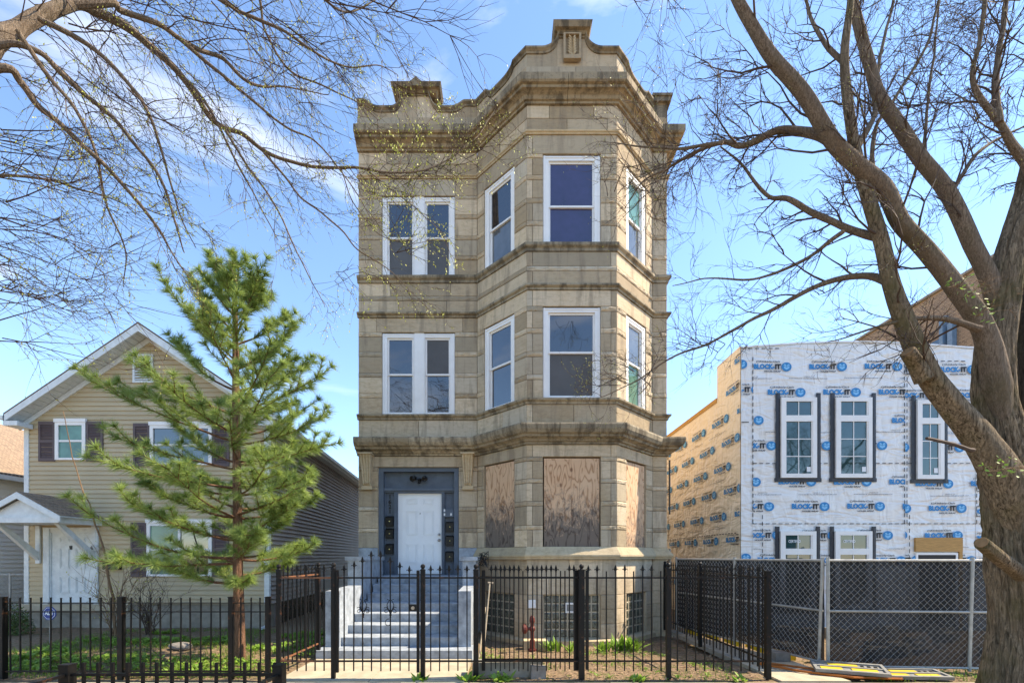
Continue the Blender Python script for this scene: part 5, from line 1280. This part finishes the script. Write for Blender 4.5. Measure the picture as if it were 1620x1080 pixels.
# --- big right tree
RT = thing('street_tree', 'massive bare old tree with deeply furrowed bark in the right foreground', 'tree', (5.85, 5.05, 0))
def Q(lst, Y0_, Y1_=None):
    Y1_ = Y0_ if Y1_ is None else Y1_; n = len(lst)-1
    return [P(a, b_, Y0_+(Y1_-Y0_)*i/n) for i, (a, b_) in enumerate(lst)]
Yt = 5.0; u_ = Yt/F
rough_trunk('trunk', RT, [Vector((5.93, 5.1, -.15)), Vector((5.86, 5.05, .35))]+Q([(1642, 1000), (1634, 900), (1614, 800), (1590, 720), (1574, 640), (1573, 560), (1584, 490), (1600, 400), (1628, 300), (1655, 180), (1690, 60)], 5.05, 5.2),
            [.50, .40, .365, .35, .29, .22, .17, .15, .142, .13, .115, .10, .08], 'bark', nseg=18, sides=150, furrow=.036, fs=17)
rough_trunk('second_stem', RT, [Vector((6.35, 5.6, -.1))]+Q([(1680, 900), (1655, 740), (1640, 600), (1652, 470), (1680, 330), (1720, 200)], 5.45, 5.7), [.42, .36, .28, .23, .20, .16, .13], 'barkd', nseg=14)
rb = random.Random(21)
Lm = MB()
rlimbs = []
def RL(lst, Ya, Yb, rads, gn=.02, sides=10): 
    w_, rr = limb(Lm, Q(lst, Ya, Yb), [r_*.8 for r_ in rads], 6, sides, gn); rlimbs.append((w_, rr)); return w_, rr
def px2(r, Y): return r*Y/F
big = [('L3', [(1624, 880), (1602, 790), (1552, 700), (1505, 640), (1468, 590), (1436, 520), (1411, 450), (1396, 384), (1376, 321), (1352, 233), (1336, 104), (1345, 10), (1352, -60)], 5.0, 4.7, [.24, .18, .15, .13, .115, .10, .09, .08, .065, .052, .042, .034]),
       ('L2', [(1590, 690), (1578, 610), (1556, 520), (1508, 448), (1465, 394), (1425, 350), (1398, 298), (1352, 258), (1316, 222), (1272, 150), (1222, 92), (1190, 41), (1162, -10), (1140, -70)], 5.0, 4.5, [.15, .12, .11, .105, .10, .10, .095, .09, .083, .073, .065, .058, .052]),
       ('L4', [(1578, 590), (1584, 520), (1568, 446), (1538, 384), (1500, 306), (1455, 249), (1424, 202), (1392, 155), (1376, 104), (1351, 10), (1338, -60)], 5.15, 5.1, [.13, .11, .10, .094, .088, .082, .076, .07, .062, .055])]
for nm, lst, a, b_, rads in big:
    rads = ([.10]+rads if nm == 'L3' else [.06]+rads); rads = [r_*.76 for r_ in rads]; rough_trunk('limb', RT, Q(lst, a, b_), rads, 'bark2' if nm != 'L3' else 'bark', sides=44, nseg=9, furrow=.014, fs=30)
    w_ = catmull(Q(lst, a, b_), 5); rlimbs.append((w_, [rads[min(len(rads)-1, int(i/5))] for i in range(len(w_))]))
RL([(1648, 330), (1625, 262), (1600, 225), (1578, 190), (1548, 150), (1540, 110), (1550, 60), (1560, -20)], 5.1, 4.9, [.07, .06, .05, .04, .035, .03, .026, .026])
RL([(1580, 195), (1574, 140), (1578, 95), (1588, 41), (1594, -20)], 5.0, 5.1, [.05, .042, .035, .03, .028])
RL([(1316, 224), (1290, 212), (1268, 207), (1232, 207), (1200, 222), (1170, 232), (1144, 226), (1092, 246), (1052, 270), (1018, 288), (988, 330)], 4.8, 5.4, [.07, .062, .055, .048, .042, .036, .03, .022, .016, .011, .006])
RL([(1144, 226), (1110, 232), (1060, 236), (1010, 232), (968, 225)], 5.0, 5.5, [.028, .022, .016, .011, .006])
RL([(1393, 378), (1365, 368), (1335, 358), (1289, 337), (1247, 314), (1216, 311), (1188, 280), (1164, 249), (1140, 232)], 4.9, 5.4, [.055, .05, .045, .04, .035, .026, .02, .015, .01])
RL([(1413, 452), (1395, 442), (1372, 436), (1330, 441), (1284, 456), (1237, 482), (1185, 508), (1118, 544), (1070, 562), (1010, 600), (950, 628)], 4.9, 5.6, [.06, .052, .042, .036, .032, .027, .022, .017, .013, .009, .005])
RL([(1335, 365), (1312, 382), (1289, 399), (1247, 425), (1200, 440), (1150, 442), (1107, 441), (1064, 452)], 4.9, 5.4, [.03, .027, .024, .02, .015, .012, .009, .005])
RL([(1550, 520), (1507, 506), (1455, 503), (1403, 513), (1360, 527), (1310, 540)], 4.8, 4.9, [.045, .035, .026, .018, .012, .006])
RL([(1398, 384), (1385, 330), (1380, 270), (1384, 210), (1420, 150), (1470, 60), (1490, -30)], 5.1, 5.4, [.045, .035, .03, .026, .022, .018, .015])
RL([(1352, 240), (1368, 210), (1384, 180), (1383, 140), (1400, 60), (1420, -30)], 5.0, 5.3, [.05, .042, .03, .025, .02, .016])
RL([(1500, 310), (1540, 250), (1570, 225), (1620, 200)], 5.1, 5.4, [.03, .025, .02, .012])
RL([(1460, 255), (1468, 160), (1480, 60), (1490, -20)], 5.2, 5.6, [.022, .018, .014, .01])
RL([(1340, 105), (1300, 60), (1280, 20), (1265, -30)], 4.8, 5.0, [.035, .026, .02, .014])
Lm.build('small_limbs', M['bark2'], RT, kind='stuff')
# sawn stubs
def stub(pts_, rads, lab=None):
    rough_trunk('sawn_stub', RT, pts_, rads, 'bark', sides=40, nseg=10, furrow=.018, fs=30)
    a, b_ = Vector(pts_[-2]), Vector(pts_[-1]); d = (b_-a).normalized(); m = MB(); m.tube([b_-d*.01, b_+d*.008], rads[-1]*.9, 14); m.build('cut_face', M['cut'], RT)
stub([P(1462, 600, 4.85), P(1450, 578, 4.82), P(1436, 556, 4.76)], [.08, .07, .062]); stub([P(1640, 925, 5.0), P(1590, 888, 4.8), P(1553, 858, 4.65)], [.085, .07, .06])
m = MB(); limb(m, [P(1540, 712, 4.7), P(1500, 701, 4.5), P(1466, 693, 4.35)], [.022, .016, .014], 4, 6, .01); m.build('dead_branch', M['twig'], RT)
Tw = MB(); Tb = MB()
for i, (w_, rr) in enumerate(rlimbs):
    bg_ = i < 3
    up = Vector((-.25, 0, .35)) if i < 3 else Vector((-.1, 0, -.05))
    sprout(Tw, Tb, w_, rr, .34 if bg_ else .15, (.5, 1.3) if bg_ else (.35, .85), up, rb, start=.35 if bg_ else .12, depth=3 if bg_ else 2, budp=.22, nch=4, rad=.22 if bg_ else .4, bud=.014, wig=.3)
# dense fine fan near the cornice and top right
for (a, b_, n_, L) in ((1110, 235, 12, .9), (1050, 265, 14, .8), (1000, 300, 8, .6), (1180, 215, 6, .8), (1110, 545, 8, .6), (1010, 600, 8, .5)):
    for k in range(n_): twig(Tw, Tb, P(a+rb.uniform(-40, 40), b_+rb.uniform(-12, 12), 5.3), Vector((rb.uniform(-1, .3), rb.uniform(-.4, .4), rb.uniform(-.5, .8))), L*rb.uniform(.6, 1.1), .006, 2, Vector((-.1, 0, .1)), rb, .35, .3, 4, .016)
for k in range(26):
    a = rb.uniform(1400, 1640); twig(Tw, Tb, P(a, rb.uniform(-30, 330), rb.uniform(5.2, 6.2)), Vector((rb.uniform(-1, 1), rb.uniform(-.4, .4), rb.uniform(-.6, .8))), rb.uniform(.7, 1.4), .008, 3, Vector((0, 0, .05)), rb, .2, .3, 4, .014)
Tw.build('twigs', M['twig'], RT, kind='stuff'); Tb.build('buds', M['bud'], RT, kind='stuff')
m = MB(); lf = MB()
for (a, b_) in ((1560, 745), (1585, 742), (1500, 455), (1545, 500), (1525, 470)):
    for k in range(3): twig(m, None, P(a, b_, 4.55), Vector((rb.uniform(0, 1), -.3, rb.uniform(-.1, .6))), .3, .003, 1, Vector((0, 0, .1)), rb, 0); 
    for k in range(22): leafquad(lf, P(a+rb.uniform(-5, 40), b_+rb.uniform(-22, 12), 4.5), rv(rb).normalized(), .045, .014)
m.build('epicormic_shoots', M['twigl'], RT, kind='stuff'); lf.build('young_leaves', M['weed'], RT, kind='stuff')

# --- left street tree, trunk just outside the frame
LT = thing('street_tree', 'bare budding tree whose long drooping limbs reach in from the upper left', 'tree', (-5.6, 3.6, 0))
rough_trunk('trunk', LT, [Vector((-5.6, 3.5, -.15)), Vector((-5.55, 3.5, 1.5)), Vector((-5.5, 3.6, 3.2)), Vector((-5.45, 3.8, 4.6)), Vector((-5.2, 4.0, 5.9)), Vector((-5.1, 4.1, 7.6)), Vector((-5.2, 4.2, 9.2))], [.42, .33, .29, .27, .23, .16, .09], 'bark', sides=40, nseg=8)
rl = random.Random(11); Lb = MB(); LTw = MB(); LTb = MB(); ll = []
def LL(lst, Ya, Yb, rads, every=.20, Lr=(.35, .9), bias=Vector((.35, .05, -.5)), depth=2, start=.1, budp=.4, nch=4, gn=.02, bud=.020):
    rads = [r_*(.68 if r_ > .03 else .82) for r_ in rads]; w_, rr = limb(Lb, Q(lst, Ya, Yb), rads, 6, 9, gn); sprout(LTw, LTb, w_, rr, every, Lr, bias, rl, start, depth, budp, nch, .38, .34, bud=bud, rmax=.0065)
LL([(-190, 190), (-60, 120), (0, 62), (28, 48), (60, 26), (93, 12), (120, 5), (153, 19), (199, 42), (236, 72), (278, 111), (310, 153), (333, 187), (356, 203), (384, 213), (417, 238), (463, 256), (532, 266), (579, 268), (620, 274), (655, 272), (690, 262), (735, 235), (760, 210), (785, 170)], 4.0, 6.6,
   [.16, .13, .115, .10, .09, .085, .075, .065, .06, .056, .052, .047, .042, .037, .03, .027, .024, .02, .018, .016, .014, .012, .010, .008, .005], every=.13, start=.2)
LL([(120, 8), (180, 4), (194, 20), (250, 38), (282, 60), (315, 79), (352, 92), (384, 125), (417, 139), (455, 136), (520, 150)], 4.3, 5.6, [.05, .045, .04, .035, .032, .028, .024, .02, .015, .01, .006])
LL([(-120, 130), (0, 72), (60, 83), (93, 111), (139, 153), (185, 194), (222, 240), (259, 296), (278, 352), (292, 400)], 4.0, 5.0, [.05, .04, .034, .03, .026, .023, .02, .016, .012, .007])
LL([(-140, 150), (0, 108), (32, 130), (60, 167), (93, 194), (130, 231), (176, 273), (218, 319), (250, 361), (269, 393), (300, 440)], 3.9, 4.9, [.06, .05, .045, .038, .033, .028, .024, .02, .016, .011, .006])
LL([(356, 204), (389, 259), (430, 315), (463, 384), (491, 440), (514, 486)], 5.2, 5.6, [.018, .015, .012, .010, .007, .004])
LL([(417, 241), (444, 273), (481, 315), (537, 361), (565, 393), (620, 430), (680, 490)], 5.4, 6.2, [.018, .015, .013, .012, .010, .007, .004])
LL([(-100, 300), (0, 280), (69, 282), (120, 296), (162, 308), (210, 330)], 4.2, 4.8, [.02, .016, .013, .011, .008, .004])
LL([(240, -60), (352, 0), (384, 23), (444, 46), (491, 79), (523, 97), (560, 106), (602, 104), (630, 120)], 4.6, 5.8, [.03, .024, .021, .018, .015, .012, .010, .007, .004], bud=.022)
LL([(300, -80), (400, -20), (420, 50), (460, 110), (520, 140), (570, 165), (600, 190)], 4.8, 5.8, [.02, .018, .015, .013, .01, .007, .004], bias=Vector((.4, .05, -.3)))
LL([(420, -60), (500, -10), (550, 20), (600, -5), (640, -40)], 5.0, 5.9, [.02, .016, .012, .008, .004])
LL([(60, 28), (140, 70), (200, 130), (240, 190), (262, 260), (282, 330), (310, 392)], 4.3, 5.2, [.03, .026, .022, .018, .014, .010, .005])
LL([(199, 42), (270, 100), (330, 170), (372, 250), (398, 300), (440, 380)], 4.7, 5.5, [.026, .022, .018, .014, .010, .005])
LL([(282, 60), (340, 110), (400, 160), (452, 200), (500, 225), (560, 300), (590, 350)], 4.8, 5.9, [.024, .02, .017, .014, .011, .008, .004])
LL([(28, 48), (70, 110), (120, 175), (150, 240), (170, 330), (200, 400), (195, 455)], 4.0, 4.9, [.026, .022, .018, .015, .012, .008, .004])
LL([(628, 274), (640, 240), (665, 210), (690, 175), (700, 150)], 6.3, 6.6, [.008, .007, .006, .005, .003], every=.12, Lr=(.15, .35), depth=1, bias=Vector((0, 0, .3)), budp=.9, bud=.03)
LL([(579, 268), (620, 300), (660, 330), (700, 370), (718, 420)], 6.1, 6.7, [.008, .007, .006, .005, .003], every=.12, Lr=(.2, .45), depth=1, budp=.8, bud=.028)
LL([(540, 268), (560, 320), (600, 370), (650, 385), (700, 375)], 6.0, 6.6, [.009, .008, .006, .005, .003], every=.14, Lr=(.2, .4), depth=1, budp=.8, bud=.028)
for a, b_, n_ in ((690, 262, 10), (740, 235, 9), (660, 275, 9), (600, 275, 8), (630, 400, 6), (560, 430, 5), (640, 330, 6)):
    for k in range(n_): twig(LTw, LTb, P(a+rl.uniform(-30, 30), b_, 6.4), Vector((rl.uniform(-.5, 1), 0, rl.uniform(-.9, .9))), rl.uniform(.3, .8), .005, 1, Vector((.1, 0, -.1)), rl, .85, .25, 4, .03)
# fan of fine twigs at the left edge
for k in range(44):
    y0_ = rl.uniform(200, 540); twig(LTw, LTb, P(rl.uniform(-90, 10), y0_, rl.uniform(3.9, 5)), Vector((1, rl.uniform(-.1, .4), rl.uniform(-.55, .15))), rl.uniform(.7, 1.3), .007, 2, Vector((.35, 0, -.18)), rl, .45, .2, 4, .018)
for k in range(34):
    x0_ = rl.uniform(0, 560); twig(LTw, LTb, P(x0_, rl.uniform(-50, 60+max(0, 200-abs(x0_-200))*.5), rl.uniform(4.3, 5.8)), Vector((.8, rl.uniform(-.1, .3), rl.uniform(-1, -.2))), rl.uniform(.8, 1.5), .008, 2, Vector((.25, 0, -.4)), rl, .4, .2, 5, .018)
for k in range(6): twig(LTw, LTb, P(rl.uniform(980, 1080), -20, 6), Vector((rl.uniform(-.5, .5), 0, -1)), .7, .006, 2, Vector((0, 0, -.3)), rl, .4)
Lb.build('limbs', M['bark2'], LT, kind='stuff'); LTw.build('twigs', M['twig'], LT, kind='stuff'); LTb.build('buds', M['bud'], LT, kind='stuff')

# --- pine
PT = thing('pine_tree', 'young pine with reddish trunk and long bright needles on the tan house lawn', 'tree', (PX(379, 8), 8, 0))
rp = random.Random(5)
tr_pts = [Vector((PX(379, 8), 8, -.08)), P(378, 960, 8), P(376, 840, 8), P(374, 700, 8), P(373, 560, 8), P(372, 470, 8), P(371, 412, 8)]
rough_trunk('trunk', PT, tr_pts, [.095, .085, .074, .062, .05, .03, .010], 'pinebark', sides=22, nseg=10, furrow=.012, fs=22)
pb_ = MB(); nd = MB()
def tuft(p0, p1, dens, L0, wide=1):
    d = (p1-p0); l = d.length; t = d.normalized(); n_ = max(2, int(l*dens)); A = t.orthogonal().normalized(); Bv = t.cross(A)
    for k in range(n_):
        s_ = rp.random(); p = p0+d*s_; th = rp.uniform(0, 6.283); sp = rp.uniform(.45, 1.6)*wide
        dr = (t+(A*math.cos(th)+Bv*math.sin(th))*sp+Vector((0, 0, .15))).normalized(); L_ = L0*rp.uniform(.7, 1.15)
        sd_ = dr.cross(rv(rp)).normalized()*.0042; q = p+dr*L_
        nd.v += [tuple(p-sd_), tuple(p+sd_), tuple(q+Vector((0, 0, -.012*L_/.1)))]; i = len(nd.v); nd.f.append((i-3, i-2, i-1)); nd.m.append(0)
def shoot(p, d, L, r, depth):
    n = 7 if depth else 4; pts_ = [p]; q = p; dd = d.normalized()
    for i in range(n):
        dd = (dd+rv(rp, .10)+Vector((0, 0, .055 if depth else .10))).normalized(); q = q+dd*(L/n); pts_.append(q)
    pb_.tube(pts_, [max(.003, r*(1-.8*i/n)) for i in range(n+1)], 4, cap=False)
    st_ = max(0, n-5) if depth else 0
    for i in range(st_, n): tuft(pts_[i], pts_[i+1], 290 if depth else 310, .17)
    tuft(pts_[-1]-dd*.04, pts_[-1]+dd*.01, 1500, .17, 1.7)
    if depth:
        for i in range(2, n+1):
            t = (pts_[i]-pts_[i-1]).normalized(); h_ = t.cross(Vector((0, 0, 1))).normalized()
            for s_ in (-1, 1):
                if rp.random() < .75:
                    Ls = L*rp.uniform(.22, .40)*(1.15-.5*i/n)
                    shoot(pts_[i], (t*.8+h_*s_*rp.uniform(.5, .9)+Vector((0, 0, rp.uniform(-.1, .3)))).normalized(), max(.2, Ls), max(.004, r*.4), depth-1 if Ls > .55 else 0)
def tx(z): return Vector((PX(375, 8), 8, z))
wh = [(1.4, 1.2, 4), (1.75, 1.9, 6), (2.15, 1.6, 6), (2.55, 1.65, 6), (2.95, 1.75, 6), (3.4, 1.85, 6), (3.85, 1.75, 6), (4.3, 1.75, 6), (4.75, 1.45, 5), (5.2, 1.3, 5), (5.6, 1.15, 4), (5.95, 1.0, 4), (6.25, .65, 3), (6.5, .40, 3)]
ang = 0
for z, L, n_ in wh:
    ang += 37; el = -.04+.10*(z-1.3)+max(0, z-4.4)*.22
    for k in range(n_):
        a = R(ang+360*k/n_+rp.uniform(-16, 16)); LL_ = L*rp.uniform(.72, 1.05)
        if math.cos(a) < -.5 and (z < 2 or 3.8 < z < 3.9): LL_ *= 1.15
        if math.cos(a) > .2 and z < 2.3: LL_ *= .66
        shoot(tx(z+rp.uniform(-.12, .12)), Vector((math.cos(a), math.sin(a)*.8, el+rp.uniform(-.12, .1))), LL_, .024*(1-.08*z)+.006, 1)
tuft(P(371, 435, 8), P(371, 410, 8), 300, .1)
pb_.build('branches', M['pinebark'], PT, kind='stuff'); nd.build('needles', M['needle'], PT, kind='stuff')

# --- bare shrubs by the tan house
def shrub(lab, base, stems, seed, spread, H_, mat='twigl', budp=.25, bud=.03):
    r_ = random.Random(seed); t = thing('bare_shrub', lab, 'shrub', base); m = MB(); b_ = MB()
    for k in range(stems):
        d = Vector((r_.uniform(-spread, spread), r_.uniform(-spread, spread)*.5, 1)); twig(m, b_, Vector(base)+Vector((r_.uniform(-.15, .15), r_.uniform(-.1, .1), 0)), d, H_*r_.uniform(.6, 1.1), .013, 2, Vector((0, 0, .25)), r_, budp, .16, 4, bud)
    m.build('stems', M[mat], t, kind='stuff'); b_.build('buds', M['bud'], t, kind='stuff'); return t
t = shrub('tall leafless shrub with thin arching stems right of the tan house door', (PX(185, 10.3), 10.3, 0), 9, 4, .55, 1.5)
m = MB(); limb(m, [Vector((PX(184, 10.2), 10.2, 0)), P(172, 900, 10.1), P(152, 830, 10), P(120, 740, 9.9), P(100, 650, 9.8)], [.03, .024, .017, .011, .006], 5, 6, .05); m.build('main_stem', M['twigl'], t)
shrub('low tangle of bare brown stems under the lower shuttered window', (PX(235, 10.6), 10.6, 0), 12, 9, .8, 1.0, 'twig', .05)
def foliage(lab, name, base, rad, n_, mat, seed, cat, leaf=.05):
    r_ = random.Random(seed); t = thing(name, lab, cat, base); m = MB(); s_ = MB()
    for k in range(n_):
        d = rv(r_).normalized()*(r_.random()**.4); q = Vector(base)+Vector((d.x*rad[0], d.y*rad[1], abs(d.z)*rad[2])); leafquad(m, q, rv(r_).normalized(), leaf*r_.uniform(.6, 1.3), leaf*.3)
    for k in range(9): s_.tube([Vector(base), Vector(base)+Vector((r_.uniform(-1, 1)*rad[0]*.6, r_.uniform(-1, 1)*rad[1]*.6, rad[2]*.7))], .008, 4)
    m.build('leaves', M[mat], t, kind='stuff'); s_.build('stems', M['twig'], t, kind='stuff')
foliage('dark evergreen shrub at the far left behind the picket fence', 'evergreen_shrub', (PX(12, 10.5), 10.5, 0), (.5, .4, .75), 2200, 'bush', 3, 'shrub')

# --- grass, weeds and litter
rg_ = random.Random(77)
gm = MB(); wm = MB(); dm_ = MB()
def blade(x, y, z, h_, w_=.005):
    a = rg_.uniform(0, 6.28); lx, ly = rg_.uniform(-.4, .4)*h_, rg_.uniform(-.4, .4)*h_
    c_, s_ = math.cos(a)*w_, math.sin(a)*w_
    gm.face([(x-c_, y-s_, z), (x+c_, y+s_, z), (x+c_*.7+lx*.4, y+s_*.7+ly*.4, z+h_*.6), (x+lx, y+ly, z+h_)])
def leafy(x, y, z, h_, n_, L_, mm):
    for k in range(n_):
        a = rg_.uniform(0, 6.28); up = rg_.uniform(.5, 1.6); d = Vector((math.cos(a), math.sin(a), up)).normalized(); p = Vector((x, y, z)); w_ = Vector((-math.sin(a), math.cos(a), 0))*L_*.13
        q1 = p+d*L_*.55*h_; q2 = q1+Vector((math.cos(a), math.sin(a), up*.2)).normalized()*L_*.5*h_
        mm.face([p, q1-w_, q2, q1+w_])
for k in range(16000):
    x, y = rg_.uniform(-9.5, -3.6), rg_.uniform(6.75, 11.2)
    n_ = noise.noise(Vector((x*.9, y*.9, 5)))+.25*noise.noise(Vector((x*4, y*4, 2)))
    if n_ < -.08 and y > 7.3 or rg_.random() < .15: continue
    blade(x, y, -.01, rg_.uniform(.03, .10))
for k in range(1500):
    x, y = rg_.uniform(-9, -3.55), rg_.uniform(6.75, 10.8)
    n_ = noise.noise(Vector((x*.8, y*1.1, 9)))
    if n_ > .05 or y < 7.5 and n_ > -.25: leafy(x, y, 0, 1, rg_.randint(5, 9), rg_.uniform(.08, .16), wm)
for k in range(2400):
    x, y = rg_.uniform(-.5, 3.75), rg_.uniform(6.6, 9.6)
    n_ = noise.noise(Vector((x*1.4, y*1.4, 15)))
    if n_ < .05: continue
    blade(x, y, gz(x, y)-.01, rg_.uniform(.03, .09)); 
    if rg_.random() < .12: leafy(x, y, gz(x, y), 1, 5, rg_.uniform(.05, .10), wm)
for k in range(900):
    x, y = rg_.uniform(5.3, 9.5), rg_.uniform(6.6, 7.2); blade(x, y, -.01, rg_.uniform(.03, .1))
    if rg_.random() < .1: leafy(x, y, 0, 1, 5, .08, wm)
for k in range(9000):
    x, y = rg_.uniform(-9.5, 9.5), rg_.uniform(6.6, 11)
    if -3.5 < x < -.5 or 3.95 < x < 5.1: continue
    if x < -3.4 and rg_.random() < .5: continue
    p = Vector((x, y, gz(x, y)+rg_.uniform(.0, .015))); d = Vector((rg_.uniform(-1, 1), rg_.uniform(-1, 1), rg_.uniform(-.1, .3))).normalized(); L_ = rg_.uniform(.02, .06); s_ = d.cross(Vector((0, 0, 1))).normalized()*L_*.3
    dm_.face([p-s_, p+d*L_*.5-s_*1.4, p+d*L_, p+s_])
for mm, nm, mt, lab, cat in ((gm, 'grass', 'grass', 'short green grass growing in patches on the yard soil', 'grass'), (wm, 'weeds', 'weed', 'broad leaved weeds spreading through the grass', 'weeds'), (dm_, 'leaf_litter', 'dry', 'dry brown leaf litter scattered on the soil', 'leaf litter')):
    o = mm.build(nm, M[mt], kind='stuff'); tag(o, lab, cat)
for i, (px, py, n_, L_, lab) in enumerate(((876, 1030, 26, .34, 'upright green iris clump right of the pale limestone block'), (905, 1030, 22, .26, 'small iris clump left of the wide fence post before the centre basement window'), (955, 1036, 30, .30, 'loose leafy clump right of the wide fence post'), (990, 1036, 60, .42, 'largest bright green leafy clump, before the right basement window'), (742, 1072, 26, .20, 'dandelion clump at the foot of the double posts'), (793, 1076, 26, .22, 'dandelion clump in front of the brown stone slab'), (665, 1071, 20, .16, 'small weed at the foot of the gate post'), (1007, 1072, 20, .18, 'small weed clump at the fence foot beyond the wide post'), (1170, 1078, 18, .16, 'small weed clump at the fence foot near the corner post'))):
    Y = 9.35 if py < 1045 else 6.62; x = PX(px, Y); m = MB(); z0 = gz(x, Y)+(.0 if Y > 7 else 0)
    for k in range(n_):
        a = rg_.uniform(0, 6.28); up = rg_.uniform(.6, 3.0) if Y > 9 else rg_.uniform(.3, 1.3); b0 = Vector((x+rg_.uniform(-.14, .14)*(n_/30), Y+rg_.uniform(-.08, .08), z0)); d = Vector((math.cos(a), math.sin(a), up)).normalized()
        w_ = Vector((-math.sin(a), math.cos(a), 0))*L_*(.09 if Y > 9 else .15); L2 = L_*rg_.uniform(.6, 1.1)
        m.face([b0-w_*.4, b0+d*L2*.5-w_, b0+d*L2*.5+w_, b0+w_*.4]); m.face([b0+d*L2*.5-w_, b0+d*L2+Vector((0, 0, -.1*L2)), b0+d*L2*.5+w_])
    o = m.build('leafy_plant', M['weed']); tag(o, lab, 'plant')

# --- bare trees across the street: seen only mirrored in the window panes
def copy_thing(src, loc, rz, label, sc=1.0):
    mat_ = Matrix.Translation(Vector(loc)) @ Matrix.Rotation(rz, 4, 'Z') @ Matrix.Translation(-Vector(src.location))
    t = thing(src.name.split('.')[0], label, src['category'], loc, 'bare trees across the street'); t.rotation_euler = (0, 0, rz); t.scale = (sc, sc, sc)
    for ch in list(src.children):
        c = ch.copy(); C.objects.link(c); c.parent = t; c.matrix_parent_inverse = Matrix.Translation(-Vector(src.location))
    return t
copy_thing(RT, (-5.5, -15, 0), R(150), 'bare old tree across the street, mirrored in the left windows', 1.6)
copy_thing(RT, (5.5, -17, 0), R(40), 'bare old tree across the street, mirrored in the bay windows', 1.5)
copy_thing(RT, (19.5, -9.5, 0), R(200), 'bare old tree across the street, mirrored in the wrapped house windows', 1.25)
